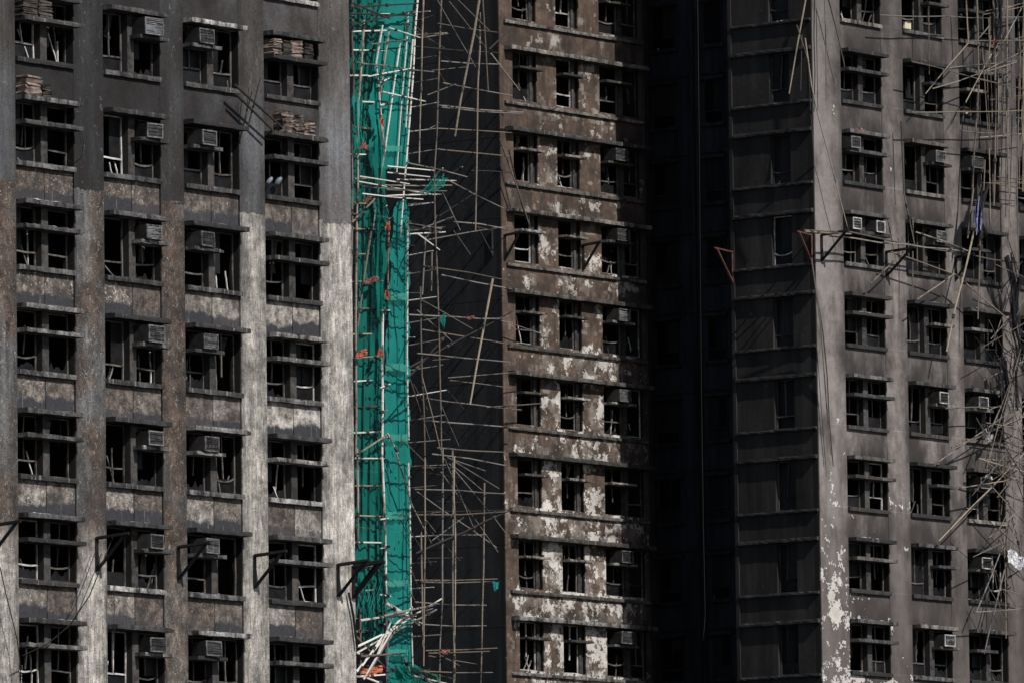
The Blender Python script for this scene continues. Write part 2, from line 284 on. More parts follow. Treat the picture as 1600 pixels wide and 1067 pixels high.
SOOTW = mat_soot('soot_black_wall', (.007, .007, .0072), (.017, .0165, .017)); WELL = mat_soot('sooty_well_wall', (.012, .0125, .0145), (.034, .034, .038)); SOOTB = mat_soot('sooty_side_wall', (.008, .0075, .0073), (.021, .0185, .017), .7, .5)
ROOM = mat_soot('charred_room', (.009, .0088, .009), (.024, .022, .021)); SLEDGE = mat_soot('sooty_ledge', (.012, .012, .012), (.034, .032, .031), 2)
def mat_simple(name, a, b, sc=6, rough=.8, spec=.25, metal=0, bump=.3):
    g = G(name, rough, spec); v = g.coord(); w = g.n('ShaderNodeVectorMath', operation='ADD'); g.put(w.inputs[0], v); r = g.rand(); g.put(w.inputs[1], g.comb(g.mth('MULTIPLY', r, 91), r, g.mth('MULTIPLY', r, 23)))
    k = g.noise(w.outputs[0], sc, 5, .65); g.b.inputs['Metallic'].default_value = metal
    cc = g.mix(g.mth('ADD', g.rng(k, .35, .65), g.rng(r, 0, 1, -.3, .3), clamp=True), a, b); g.bump(k, bump, .01); return g.col(cc)
POST = mat_simple('charred_post', (.012, .011, .010), (.05, .045, .042), 5)
FRAME = mat_simple('heat_dulled_aluminium', (.014, .012, .011), (.095, .083, .073), 4, .6, .4); FRAMEB = mat_simple('ash_white_aluminium', (.08, .075, .07), (.42, .40, .38), 4, .6, .4)
GLASS = mat_simple('smoked_glass', (.003, .003, .0034), (.010, .010, .011), 3, .5, .12); ASH = mat_simple('ash_and_rubble', (.05, .045, .04), (.36, .34, .32), 9, .95, .1, 0, .8)
CASE = mat_simple('burnt_casing', (.010, .0095, .009), (.03, .027, .025), 4, .7, .2); RIM = mat_simple('bare_metal_rim', (.016, .015, .014), (.13, .122, .115), 7, .6, .3); COIL = mat_simple('coil_fins', (.018, .019, .02), (.12, .124, .13), 4, .6, .3); COILD = mat_simple('dark_coil_fins', (.007, .007, .0075), (.035, .035, .037), 5, .7, .2)
def mat_bamboo(name, a, b, char):
    g = G(name, .7, .25); v = g.coord(); r = g.rand(); w = g.n('ShaderNodeVectorMath', operation='ADD'); g.put(w.inputs[0], v); g.put(w.inputs[1], g.comb(g.mth('MULTIPLY', r, 91), r, g.mth('MULTIPLY', r, 23)))
    k = g.noise(w.outputs[0], 1.1, 4, .65); f = g.noise(w.outputs[0], 14, 3)
    cc = g.mix(g.mth('ADD', f, g.rng(r, 0, 1, -.35, .35), clamp=True), a, b); cc = g.mix(g.rng(k, .62-char, .74-char), cc, (.02, .017, .015)); g.bump(f, .3, .01); return g.col(cc)
BAM = {'p': mat_bamboo('bleached_bamboo', (.27, .25, .22), (.50, .475, .43), .05), 't': mat_bamboo('tan_bamboo', (.10, .080, .058), (.23, .188, .14), .10),
       'g': mat_bamboo('smoked_bamboo', (.06, .055, .05), (.165, .15, .135), .12), 'c': mat_bamboo('charred_bamboo', (.007, .0065, .006), (.026, .023, .021), .12), 'b': mat_bamboo('brown_scorched_bamboo', (.05, .041, .032), (.125, .102, .08), .10)}

# ---- a facade plane: a runs along it (to the right in the photo), o points out of it
class Face:
    def __init__(s, root, du, dn, orient='A'): s.root, s.du, s.dn, s.k = root, du, dn, orient
    def p(s, a, o, z): return (s.du+a, -(s.dn+o), z) if s.k == 'A' else (s.du-o, -(s.dn+a), z)
    def boxto(s, mb, a0, a1, o0, o1, z0, z1):
        p, q = s.p(a0, o0, z0), s.p(a1, o1, z1); mb.box(p[0], q[0], p[1], q[1], z0, z1)
    def box(s, name, mat, a0, a1, o0, o1, z0, z1, parent=None):
        mb = MB(); s.boxto(mb, a0, a1, o0, o1, z0, z1); return mb.build(name, mat, parent or s.root)
    def slab(s, name, mat, a0, a1, o0, o1, z0, z1, rough=None, seg=.16, droop=0):
        """a concrete slab with a chipped, uneven front edge"""
        rough = rough or (.011 if s.root is LT else .006); n = max(6, int((a1-a0)/seg)); mb = MB(); rows = []; bite = 0; jf = [0, 0]
        for i in range(n+1):
            t = i/n; a = a0+(a1-a0)*t
            bite = ru(.01, .035) if R() < (.10 if s.root is LT else .05) else 0
            dz = ru(-rough, rough)*.7; dd = droop*t
            rows.append([s.p(a, o0, z1+dd), s.p(a, (o0*.3+o1*.7), z1+dd+ru(0, rough*.6)), s.p(a, o1-bite-abs(ru(-rough, rough)), z1+dz-bite+dd), s.p(a, o1+ru(-rough, rough)*.5, (z0+z1)/2+dd), s.p(a, o1-abs(ru(-rough, rough)), z0+ru(-rough, rough)*.8+dd), s.p(a, o0, z0+dd), s.p(a, o0, z1+dd)])
        rows[-1] = [fcp for fcp in rows[-1]]; mb.grid(rows); k0 = 0; kn = n*7
        mb.f += [tuple(k0+j for j in range(6)), tuple(kn+5-j for j in range(6))]
        return mb.build(name, mat, s.root)
def bar(mb, fc, pts, w=.035, d=.04):
    """a flat metal bar through facade points (a, o, z)"""
    n = len(pts); rows = []
    for i in range(n):
        a = Vector(pts[max(i-1, 0)]); b = Vector(pts[min(i+1, n-1)]); t = (b-a).normalized()
        side = Vector((-t.z, 0, t.x)); side = side.normalized() if side.length > .01 else Vector((1, 0, 0))
        q = Vector(pts[i]); f = Vector((0, 1, 0))*d/2; e = side*w/2
        rows.append([fc.p(*(q+e+f)), fc.p(*(q+e-f)), fc.p(*(q-e-f)), fc.p(*(q-e+f)), fc.p(*(q+e+f))])
    k = len(mb.v); mb.grid(rows); mb.f += [(k, k+1, k+2, k+3), (k+(n-1)*5+3, k+(n-1)*5+2, k+(n-1)*5+1, k+(n-1)*5)]
def bent(p, q, sag=0.0, n=5, jit=.006):
    p, q = Vector(p), Vector(q); out = []
    for i in range(n):
        t = i/(n-1); x = p.lerp(q, t); x.z -= sag*4*t*(1-t); x += Vector((ru(-jit, jit), ru(-jit, jit), ru(-jit, jit))); out.append(tuple(x))
    return out
def jag(fc, a0, a1, z0, z1, o, top):
    """broken glass left standing: a thin plate with a ragged upper edge"""
    n = 9; lo = []; hi = []
    for i in range(n+1):
        t = i/n; a = a0+(a1-a0)*t; zt = z0+(z1-z0)*min(1, max(.05, top+ru(-.32, .32)*(1 if top < 1 else 0)))
        lo.append((a, z0)); hi.append((a, zt))
    mb = MB(); mb.grid([[fc.p(a, o, z) for a, z in lo], [fc.p(a, o, z) for a, z in hi], [fc.p(a, o-.008, z) for a, z in hi], [fc.p(a, o-.008, z) for a, z in lo], [fc.p(a, o, z) for a, z in lo]])
    return mb
def debris(fc, a0, a1, o0, o1, z, hmax, name='ash', parent=None):
    n = max(8, int((a1-a0)/.05)); rows = []; h = 0
    for i in range(n+1):
        a = a0+(a1-a0)*i/n; h = max(0, h*.5+ru(-.3, .9)*hmax*.5) if 0 < i < n else 0
        om = (o0+o1)/2+ru(-.03, .03)
        rows.append([fc.p(a, o0, z-.004), fc.p(a, om-.03, z+h+.004), fc.p(a, om+.03, z+h*ru(.5, 1)+.003), fc.p(a, o1, z-.004)])
    mb = MB(); mb.grid(rows); return mb.build(name, ASH, parent or fc.root)
def window(fc, a0, a1, z0, z1, o=-.25, cut=None, fire=.6, glassy=0.2, lowh=.42, mull=.5, ash=.06, white=.12, fmat=None):
    """one window: fixed frame with its transom, bars and what is left of the panes; cut = height of a ledge that crosses it"""
    white = R() < white; fm = fmat or (FRAMEB if white else FRAME); w = a1-a0; mb = MB(); s = .022
    bar(mb, fc, bent((a0+s, o, z0), (a0+s, o, z1), 0, 4, .004+.004*fire)); bar(mb, fc, bent((a1-s, o, z0), (a1-s, o, z1), 0, 4, .004+.008*fire), .04)
    bar(mb, fc, [(a0, o, z1-s), (a1, o, z1-s)]); bar(mb, fc, bent((a0, o, z0+s), (a1, o, z0+s), 0, 5, .004))
    win = mb.build('window', fm, fc.root)
    sag = ru(-.02, .11)*fire; zt = z0+lowh
    if R() < (.9 if fire < .5 else .72):
        mb = MB(); bar(mb, fc, bent((a0+.03, o+.01, zt+ru(-.03, .03)*fire), (a1-.03, o+.01, zt+ru(-.05, .05)*fire), sag, 6), .045, .045); mb.build('transom', fm, win)
    if R() < (.75 if fire < .5 else .5):
        am = a0+w*mull+ru(-.02, .02); mb = MB(); bar(mb, fc, bent((am, o+.005, zt), (am+ru(-.10, .10)*fire, o+.005, z1 if R() < .75 else z0+ru(.9, 1.3)), 0, 4, .012), .035, .04); mb.build('casement_bar', fm, win)
    if R() < .6*fire:
        for q in range(random.randint(1, 3)):
            am = ru(a0+.05, a1-.15); mb = MB(); bar(mb, fc, bent((am, o+ru(-.1, .06), z0+.02), (min(max(am+ru(-.3, .3), a0+.05), a1-.05), o+ru(-.2, .0), z0+ru(.3, 1.0)), ru(-.06, .06), 5, .01), .03, .03); mb.build('buckled_bar', FRAMEB if R() < .28 else fm, win)
    if R() < .30+glassy: jag(fc, a0+.04, a1-.04, z0+.03, zt-.02, o-.012, 1.2 if R() < glassy*2 else ru(.25, .9)).build('pane', GLASS, win)
    if R() < glassy: jag(fc, a0+.04, a0+w*mull-.02, zt+.03, z1-.04, o-.015, 1.2).build('pane', GLASS, win)
    if R() < glassy: jag(fc, a0+w*mull+.02, a1-.04, zt+.03, z1-.04, o-.015, 1.2 if R() < .6 else ru(.3, .9)).build('pane', GLASS, win)
    if fmat is None and R() < .38*fire:            # burnt contents heaped behind the sill
        k = R(); aa = a0+w*ru(0, .4); ab = min(a1-.03, aa+w*ru(.35, .7)); debris(fc, aa, ab, o-.75, o-.12, z0-.02, ru(.16, .5), 'burnt_contents', win)
    if fmat is None and R() < .22*fire:            # a scorched curtain rag still hanging
        aa = ru(a0+.06, a1-.35); zz = z1-ru(.0, .1); hh = ru(.4, 1.1); mb = MB(); mb.grid([[fc.p(aa+(.06+.22*ru(.8, 1.1)*(1-.35*q/5))*j/4+.03*math.sin(q), o-.08+.03*math.sin(j*2.1+q), zz-hh*q/5-(ru(0, .12) if q == 5 else 0)) for j in range(5)] for q in range(6)]); mb.build('curtain_rag', POST, win)
    if fmat is None and R() < .3*fire:             # wire hanging from the lintel
        aa = ru(a0+.1, a1-.1); mb = MB(); mb.tube([fc.p(aa, o+.04, z1), fc.p(aa+ru(-.08, .08), o+.06, z1-.3), fc.p(aa+ru(-.15, .15), o+.05, z1-ru(.5, 1.0))], .008, 4); mb.build('hanging_wire', FRAME, win)
    if ash and R() < .7: debris(fc, a0+.02, a1-.02, o-.02, o+.14, z0, ash*ru(.4, 1.3), 'ash', win)
    return win
def sliver(fc, a0, a1, z, hmax=.06, o0=.02, o1=.3):
    return debris(fc, a0, a1, o0, o1, z, hmax, 'rubble')

# ---- bay of the standard flat facade (near tower and right-hand wing): hood, AC ledges, sill, two lights, spandrel
def bay(fc, c, r, z0, kind, pan, panrec, fire, glassy, wl, W_=2.3, ash=.06):
    zs = z0 - H*r; pm = lambda: (LEDGE if R() < .55 else LEDGE2) if fc.root is LT else (LEDGE2 if R() < .75 else LEDGE3)
    fc.slab('hood', pm(), c+.01, c+W_, -.2, .34+ru(-.012, .012), zs+1.565, zs+1.685)
    fc.slab('sill', pm(), c+.01, c+W_, -.2, .095, zs-.13, zs-.005)
    if kind == 'full': fc.slab('ledge', pm(), c+.01, c+W_, -.2, .34, zs+.935, zs+1.045)
    elif kind == 'right': fc.slab('ledge', pm(), c+1.12, c+W_, -.2, .34, zs+.915, zs+1.01)
    elif kind == 'left': fc.slab('ledge', pm(), c+.01, c+1.22, -.2, .34, zs+.915, zs+1.01)
    wp = fc.box('window_post', ROOM, c+1.03, c+1.29, -.32, -.045, zs-.01, zs+1.57); fc.box('post_face', POST, c+1.031, c+1.289, -.0449, -.03, zs-.009, zs+1.569, wp)  # dark core paints the shade of the post sides; front plate keeps the lit tone
    window(fc, c+.01, c+1.02, zs, zs+1.56, fire=fire, glassy=glassy, ash=ash, white=wl)
    window(fc, c+1.30, c+W_-.01, zs, zs+1.56, fire=fire, glassy=glassy, ash=ash, white=wl)
    if R() < .3: sliver(fc, c+ru(.05, .8), c+ru(1.2, 2.2), zs+1.685, ru(.03, .07), .05, .31)
    if kind == 'full' and R() < .35: sliver(fc, c+ru(.05, .9), c+ru(1.3, 2.2), zs+1.045, ru(.03, .08), .05, .31)
    zb, zt = zs-H+1.69, zs-.13
    h2 = W_/2
    if fc.root is BT: fc.box('spandrel_panel', pan, c+.012, c+W_-.004, -.2, -panrec, zb-.02, zt+.005)
    if fc.root is LT and r < 1: fc.box('spandrel_panel', pan, c+.004, c+W_, -.2, -panrec, zb-.02, zt+.005)
    for q in range(2 if fc.root is LT and r >= 1 else 0):
        fc.box('spandrel_panel', pan, c+.02+q*h2, c+h2-.015+q*(h2-.005), -.2, -panrec, zb-.02, zt+.005)
def room_shell(fc, cols, rows, z0, a_lo, a_hi, W_=2.3, depth=4.2):
    mb = MB()
    for r in rows:
        zf = z0-H*r-1.0
        fc.boxto(mb, a_lo+.2, a_hi-.2, -depth, -.34, zf-.08, zf+.08)
        fc.boxto(mb, a_lo+.2, a_hi-.2, -.32, -.21, zf+.1, zf+.85)
    zlo, zhi = z0-H*max(rows)-1.2, z0-H*min(rows)+1.75
    for c in cols[1:]: fc.boxto(mb, c-.65, c-.5, -depth+.02, -.33, zlo, zhi)
    fc.boxto(mb, a_lo+.15, a_hi-.15, -depth-.2, -depth-.01, zlo, zhi)
    fc.boxto(mb, a_lo+.05, a_lo+.18, -depth-.2, -.33, zlo, zhi); fc.boxto(mb, a_hi-.18, a_hi-.05, -depth-.2, -.33, zlo, zhi)
    return mb.build('room_interior', ROOM, fc.root)

# ---- near tower
FL = Face(LT, 0, 0)
LC = [0.0, 3.495, 6.754, 10.116]; LR = range(-1, 7)
LTOP, LBOT = ZL+2*H+2, ZL-7*H+1.2
edges = [(-2.6, 0.0), (2.31, 3.495), (5.805, 6.754), (9.064, 10.116), (12.426, 13.78)]
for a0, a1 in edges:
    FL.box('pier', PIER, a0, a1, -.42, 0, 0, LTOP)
for r in LR:
    for ci, c in enumerate(LC):
        up = r <= 1
        bay(FL, c, r, ZL, ('full', 'right', 'left', 'full')[ci], PANEL, .004 if r < 1 else .035, .25 if (up and ci >= 2) else .9, .75 if (r <= 0 and ci >= 2) else (.35 if ci == 3 or up else .12), .16 if not up else .08)
room_shell(FL, LC, list(LR)+[7], ZL, -2.6, 13.78)
for c in LC:                                 # wall of the storeys below and above the built ones
    FL.box('lower_wall', PANEL, c+.003, c+2.307, -.3, -.02, 0, ZL-6*H-1.02); FL.box('upper_wall', PANEL, c+.003, c+2.307, -.3, -.02, ZL+H+1.69, LTOP)
mb = MB(); mb.box(-2.58, 13.76, 4.6, 16, 0, LTOP-.02); mb.build('rear_block', SOOTW, LT)
mb = MB(); mb.box(-2.6, 13.78, .32, 16.01, LTOP-.01, LTOP+.3); mb.build('roof_slab', SOOTW, LT)
mb = MB(); mb.box(13.5, 13.77, .3, 4.6, 0, LTOP-.02); mb.build('side_wall', SOOTB, LT)

# ---- farther tower, middle wing
FM = Face(BT, 0, 0); MR = range(-1, 9)
MW = [(.45, 1.75), (2.82, 4.05), (5.2, 7.4)]
MTOP = ZM+2.7*4
for r in MR:
    zh = ZM-H*r
    FM.slab('hood', LEDGE3 if R() < .7 else LEDGE, 0, 7.56, -.2, .36, zh-.13, zh, .014, .14)
    FM.slab('sill_ledge', LEDGE3 if R() < .8 else LEDGE, -.02, 7.58, -.2, .10, zh-1.93, zh-1.83, .010, .14)
    FM.box('spandrel_panel', MID, -.25, 7.6, -.22, 0, zh-H-.11, zh-1.85)
    zs, zt = zh-1.74, zh-.12
    FM.box('window_apron', MID, -.249, 7.599, -.22, -.001, zh-1.86, zs)
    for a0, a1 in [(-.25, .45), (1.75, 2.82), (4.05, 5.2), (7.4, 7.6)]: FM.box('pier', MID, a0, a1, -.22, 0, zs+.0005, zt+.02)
    for wi, (a0, a1) in enumerate(MW):
        zl = zh-.74+ru(-.02, .02)
        FM.slab('ledge', LEDGE3 if R() < .5 else LEDGE, a0+.0, min(a0+1.38, a1), -.2, .33, zl, zl+.075, .012)
        if wi < 2:
            window(FM, a0+.02, a1-.3, zs, zt, -.14, fire=.8, glassy=.12, lowh=.45, ash=.05, white=.2)
            FM.box('window_post', POST, a1-.30, a1-.18, -.2, -.06, zs, zt)
            window(FM, a1-.17, a1-.01, zs, zt, -.16, fire=0, glassy=.4, lowh=.45, mull=.5, ash=0, fmat=POST)
        else:
            window(FM, a0+.02, a0+1.12, zs, zt, -.14, fire=.8, glassy=.12, lowh=.45, ash=.05, white=.2)
            FM.box('window_post', POST, a0+1.14, a0+1.34, -.2, -.04, zs, zt)
            window(FM, a0+1.36, a1-.01, zs, zt, -.14, fire=.6, glassy=.3, lowh=.45, ash=.03)
mb = MB()
for r in list(MR)+[9]:
    z = ZM-H*r; FM.boxto(mb, .05, 7.4, -4, -.24, z-.2, z-.05)
zlo = ZM-9*H-.2
FM.boxto(mb, -.02, 7.58, -4.3, -4.02, zlo, ZM+H); FM.boxto(mb, 2.2, 2.32, -4.01, -.24, zlo, ZM+H); FM.boxto(mb, 4.55, 4.68, -4.01, -.24, zlo, ZM+H); FM.boxto(mb, 7.45, 7.58, -4.01, -.24, zlo, ZM+H)
mb.build('room_interior', ROOM, BT)
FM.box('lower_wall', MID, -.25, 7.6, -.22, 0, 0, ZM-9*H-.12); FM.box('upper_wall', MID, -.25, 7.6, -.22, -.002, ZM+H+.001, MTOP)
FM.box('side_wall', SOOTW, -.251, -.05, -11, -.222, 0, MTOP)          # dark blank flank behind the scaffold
FM.box('rear_block', SOOTW, -.04, 7.59, -11, -4.4, 0, MTOP-.01)
FM.box('roof_slab', SOOTW, -.25, 7.6, -11, .01, MTOP, MTOP+.3)
for zz in range(9):
    z = ZM-2.7*zz-.35; FM.box('floor_joint', SOOTB, -.256, -.25, -10.5, -.03, z, z+.03)

# ---- farther tower, right wing
FR = Face(BT, RU, RN); RC = [0.0, 3.559, 6.829, 10.2]; RR = range(-1, 9)
RTOP = ZR+2.7*4; redges = [(-1.56, 0.0), (2.31, 3.559), (5.869, 6.829), (9.139, 10.2), (12.51, 13.8)]
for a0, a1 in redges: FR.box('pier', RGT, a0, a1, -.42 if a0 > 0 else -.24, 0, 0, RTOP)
for r in RR:
    for ci, c in enumerate(RC): bay(FR, c, r, ZR, ('full', 'right', 'left', 'full')[ci], RGT, .006, .6, .3, .10, ash=.05)
room_shell(FR, RC, list(RR)+[9], ZR, -1.3, 13.8, depth=3.0)
for c in RC:
    FR.box('lower_wall', RGT, c+.003, c+2.307, -.25, -.006, 0, ZR-8*H-1.02); FR.box('upper_wall', RGT, c+.003, c+2.307, -.25, -.006, ZR+H+1.69, RTOP)
# its shaded flank with narrow windows
FB = Face(BT, RU-1.56, RN, 'B')
for r in range(-1, 9):
    zs = ZR-H*r-.15
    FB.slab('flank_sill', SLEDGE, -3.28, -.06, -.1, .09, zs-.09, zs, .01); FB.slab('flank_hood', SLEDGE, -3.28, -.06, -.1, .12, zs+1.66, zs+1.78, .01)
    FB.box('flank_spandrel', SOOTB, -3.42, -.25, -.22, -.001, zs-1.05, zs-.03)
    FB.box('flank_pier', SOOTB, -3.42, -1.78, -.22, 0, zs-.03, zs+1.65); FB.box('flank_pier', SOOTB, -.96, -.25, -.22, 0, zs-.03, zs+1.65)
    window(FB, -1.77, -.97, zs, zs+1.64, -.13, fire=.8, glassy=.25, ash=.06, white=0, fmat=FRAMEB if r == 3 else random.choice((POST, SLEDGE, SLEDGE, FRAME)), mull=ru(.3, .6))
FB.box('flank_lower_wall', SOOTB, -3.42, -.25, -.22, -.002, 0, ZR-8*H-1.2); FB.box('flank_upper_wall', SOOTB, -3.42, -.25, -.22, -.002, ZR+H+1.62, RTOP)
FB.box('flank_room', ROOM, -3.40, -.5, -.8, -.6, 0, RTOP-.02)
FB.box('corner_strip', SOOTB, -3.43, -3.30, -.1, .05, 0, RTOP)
mb = MB(); FR.boxto(mb, -1.5, 13.7, -3.42, -3.25, 0, RTOP-.01); mb.build('rear_wall', SOOTW, BT)
FR.box('roof_slab', SOOTW, -1.56, 13.8, -3.42, .01, RTOP, RTOP+.3)
# light well between the wings
FW = Face(BT, 11.0, 0, 'B')
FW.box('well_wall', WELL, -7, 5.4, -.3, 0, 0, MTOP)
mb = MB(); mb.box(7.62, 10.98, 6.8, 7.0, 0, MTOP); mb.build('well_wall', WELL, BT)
for r in range(-1, 9):
    z = ZM-H*r-1.6
    for a0, a1 in ((-2.1, -1.1), (.1, .9)):
        FW.slab('well_hood', SLEDGE, a0-.1, a1+.1, -.02, .18, z+1.5, z+1.6); FW.slab('well_sill', SLEDGE, a0-.1, a1+.1, -.02, .12, z-.1, z)
        FW.box('well_window_back', ROOM, a0, a1, -.01, .012, z+.01, z+1.49)
        window(FW, a0, a1, z, z+1.49, .04, fire=.5, glassy=.5, ash=.0, white=0, fmat=SLEDGE)
    FW.slab('well_band', SLEDGE, -2.9, 2.2, -.02, .05, z-1.0, z-.92)
mb = MB(); mb.tube([(10.9, 2.3, 10), (10.88, 2.3, MTOP-.5)], .09, 8); mb.build('drain_pipe', SLEDGE, BT)
mb = MB(); mb.tube([(7.72, .12, 10), (7.72, .12, MTOP-.5)], .10, 8); mb.build('drain_pipe', SLEDGE, BT)

for a_, o_ in ((-2.5, .1), (-.35, .12), (-.15, .12), (1.5, .1)):
    p0, p1 = FW.p(a_, o_, 8), FW.p(a_, o_, MTOP-.3); mb = MB(); mb.tube([p0, p1], .06, 7); mb.build('drain_pipe', SLEDGE, BT)
# ------------------------------------------------------------------ air conditioners on the ledges
ORD = ['top', 'second', 'third', 'fourth', 'fifth', 'sixth', 'seventh', 'eighth', 'ninth', 'tenth']
def aircon(face, O, c0, zl, w, h, label, front=.42, coil=COIL, depth=.52, yaw=0.0, tilt=0.0, rim=RIM):
    base = O + U*(c0+w/2) + N*(front-depth/2); t = empty('air_conditioner', (base.x, base.y, zl), ROTZ+yaw); t.rotation_euler[0] = tilt
    tag(t, label, 'air conditioner', 'window air conditioners on the ledges')
    y0 = -depth/2; mb = MB(); mb.box(-w/2, w/2, y0+.02, depth/2, 0.004, h); mb.box(-w/2+.05, -w/2+.1, y0+.03, depth/2-.03, -.004, .004); mb.box(w/2-.1, w/2-.05, y0+.03, depth/2-.03, -.004, .004); mb.build('casing', CASE, t)
    mb = MB(); b = .035
    for x0, x1, z0, z1 in ((-w/2, w/2, 0, b), (-w/2, w/2, h-b, h), (-w/2, -w/2+b, b, h-b), (w/2-b, w/2, b, h-b)): mb.box(x0, x1, y0-.015, y0+.019, z0, z1)
    mb.build('front_rim', rim, t)
    mb = MB(); n = random.choice((7, 8, 9)); kx = random.choice((0, 1, 3))
    for i in range(n):
        z = b+(h-2*b)*(i+.5)/n+ru(-.006, .006); k = len(mb.v)
        if R() < .12: continue
        mb.box(-w/2+b, w/2-b*(1 if R() < .8 else ru(2, 9)), y0-.002, y0+.014, z-.011, z+.011)
        if R() < .5:
            for q in range(k, k+8): x, y, zz = mb.v[q]; mb.v[q] = (x, y, zz+(.055*x/w)*random.choice((-1, 1)))
    for i in range(kx): x = -w/2+w*(i+1)/(kx+1); mb.box(x-.01, x+.01, y0-.008, y0-.003, b, h-b)
    mb.build('grille', coil, t); return t
look = ['with bare silver coil fins', 'with dark empty grille', 'with rusted grey front', 'with sagging slats', 'with soot-black casing', 'with pale metal rim', 'with scorched louvres']
for r in range(0, 7):
    zl = ZL-H*r+1.011
    bright = r in (0, 2, 3)
    aircon(FL, OL, LC[1]+1.22+(.1 if r == 1 else 0)+ru(-.03, .05), zl, .70 if r in (0, 3) else .58, .45 if r in (0, 3) else .38, 'scorched box air conditioner in the second window column of the near tower, %s row down' % ORD[r], .42+ru(-.03, .05), COIL if bright else COILD, yaw=ru(-.12, .12), tilt=ru(-.05, .02))
    aircon(FL, OL, LC[2]+.22+ru(-.05, .08), zl, .6, .40, 'scorched box air conditioner in the third window column of the near tower, %s row down' % ORD[r], .40+ru(-.03, .05), COIL if r in (3, 5) else COILD, yaw=ru(-.10, .10), tilt=ru(-.05, .02))
for r in (1, 2, 3, 4, 6, 7):
    aircon(FM, OM, 5.2+ru(.22, .45), ZM-H*r-.652, .66, .41, 'burnt air conditioner on the peeling middle wing, %s storey down' % ORD[r], .43, COIL if r in (3, 4) else COILD, yaw=ru(-.05, .05))
for col, r, c0, w in (('first', 2, -.02, .5), ('first', 3, .0, .46), ('first', 3, 1.30, .5), ('second', 2, 4.80, .58), ('second', 3, 4.76, .6), ('second', 5, 4.75, .55), ('second', 8, 4.82, .6), ('third', 2, 6.9, .68), ('third', 5, 7.03, .6), ('third', 6, 7.1, .6), ('third', 7, 7.05, .62)):
    side = '' if not (col == 'first' and r == 3) else (', left one' if c0 < .5 else ', right one')
    aircon(FR, OR, c0, ZR-H*r+(1.046 if col == 'first' else 1.011), w, .39, 'air conditioner in %s window column of right wing, %s row down%s' % (col, ORD[r], side), .42, COIL if R() < .4 else COILD, yaw=ru(-.06, .06), rim=FRAMEB if R() < .5 else RIM)

# ------------------------------------------------------------------ scorched stacks on the ledges of the near tower
STK = mat_simple('scorched_board_stack', (.022, .018, .016), (.20, .155, .13), 3.5, .95, .1, 0, .7); STKD = mat_simple('charred_board_stack', (.012, .011, .010), (.055, .047, .042), 5, .95, .1, 0, .7)
def stack(c0, z, w, h, depth, front, label, mat=STK, layers=9, crum=.03):
    b = OL + U*(c0+w/2) + N*(front-depth/2); mb = MB(); lh = h/layers
    for i in range(layers):
        j = lambda: ru(-crum, crum)
        k = len(mb.v); mb.box(-w/2, w/2, -depth/2, depth/2, i*lh+.003, (i+1)*lh)
        for q in range(k, k+8):
            x, y, zz = mb.v[q]; mb.v[q] = (x+j(), y+j(), zz+(j()*.7 if i == layers-1 else 0))
    o = mb.build('board_stack', mat); o.location = (b.x, b.y, z); o.rotation_euler = (0, 0, ROTZ+ru(-.05, .05)); tag(o, label, 'board stack', 'scorched stacks on the window ledges'); return o
z = ZL+1.046
for i, (c0, w, h, mt) in enumerate(((.06, .36, .42, STK), (.46, .34, .42, STKD), (.85, .44, .45, STK), (1.38, .36, .42, STKD))):
    stack(LC[3]+c0, z, w, h, .42, .30, ('leftmost', 'second from left', 'pale, widest', 'rightmost, set apart')[i]+' of four scorched stacks under the hood of the fourth column', mt)
z = ZL-H+1.686
for i, (c0, w, h) in enumerate(((.40, .46, .56), (.88, .44, .50), (1.34, .42, .42))):
    stack(LC[3]+c0, z, w, h, .46, .31, ('tallest left', 'middle', 'lowest right')[i]+' brick-brown stack on top of the hood in the fourth column', STK, 8, .05)
for i, (c0, w, h, mt) in enumerate(((.06, .62, .50, STK), (.74, .34, .34, STKD))):
    stack(LC[0]+c0, z, w, h, .46, .30, ('large crumbling', 'small dark')[i]+' stack on top of the hood in the first column', mt, 6, .055)
z = ZL+1.046
for i, (c0, w, h) in enumerate(((.02, .52, .44), (.6, .55, .46))):
    stack(LC[0]+c0, z, w, h, .46, .30, ('left', 'right')[i]+' charred stack on the top-left window ledge', STKD, 8, .03)

# ------------------------------------------------------------------ steel brackets bolted to the walls
IRON = mat_simple('black_iron', (.004, .004, .004), (.012, .011, .010), 6, .8, .15); RUST = mat_simple('red_oxide_iron', (.05, .018, .014), (.12, .045, .034), 6, .7, .3)
def bracket(O, u, n, z, out, drop, label, facing='A', mat=IRON, th=.066):
    """wall plate, arm and strut; z is the arm height"""
    b = O + U*u + N*n; t = empty('wall_bracket', (b.x, b.y, z), ROTZ if facing == 'A' else ROTZ-math.pi/2)
    tag(t, label, 'bracket', 'triangular steel wall brackets')
    def beam(p, q, name, w=th):
        mb = MB(); mb.tube([p, q], w*.75, 4); mb.build(name, mat, t)
    beam((0, -.04, -drop), (0, -.04, .03), 'wall_plate', th); beam((0, -.04, 0), (0, -out, .06), 'arm'); beam((0, -.05, -drop+.03), (0, -out*.86, .02), 'strut', th*1.1); return t
for u, l in ((-1.2, 'cut by the left edge of the picture'), (3.06, 'on the first pale pier beside the second window column'), (6.35, 'on the pier beside the third window column'), (9.5, 'on the bright pier beside the fourth window column'), (13.01, 'on the right-hand pier of the near tower, left of its neighbour'), (13.66, 'at the very edge of the near tower, against the green net')):
    bracket(OL, u, 0, OL.z-12.25-.015*u, 1.12, .86, 'black triangular bracket '+l)
bracket(OL, 13.72, -.04, OL.z-12.42, 1.0, .80, 'thin black bracket crossing its twin at the near tower corner')
bracket(OM, -.12, 0, OM.z-6.33, .75, .8, 'black bracket on the left corner of the peeling middle wing'); bracket(OM, 4.13, 0, OM.z-6.31, .8, .82, 'black bracket between two windows of the peeling middle wing')
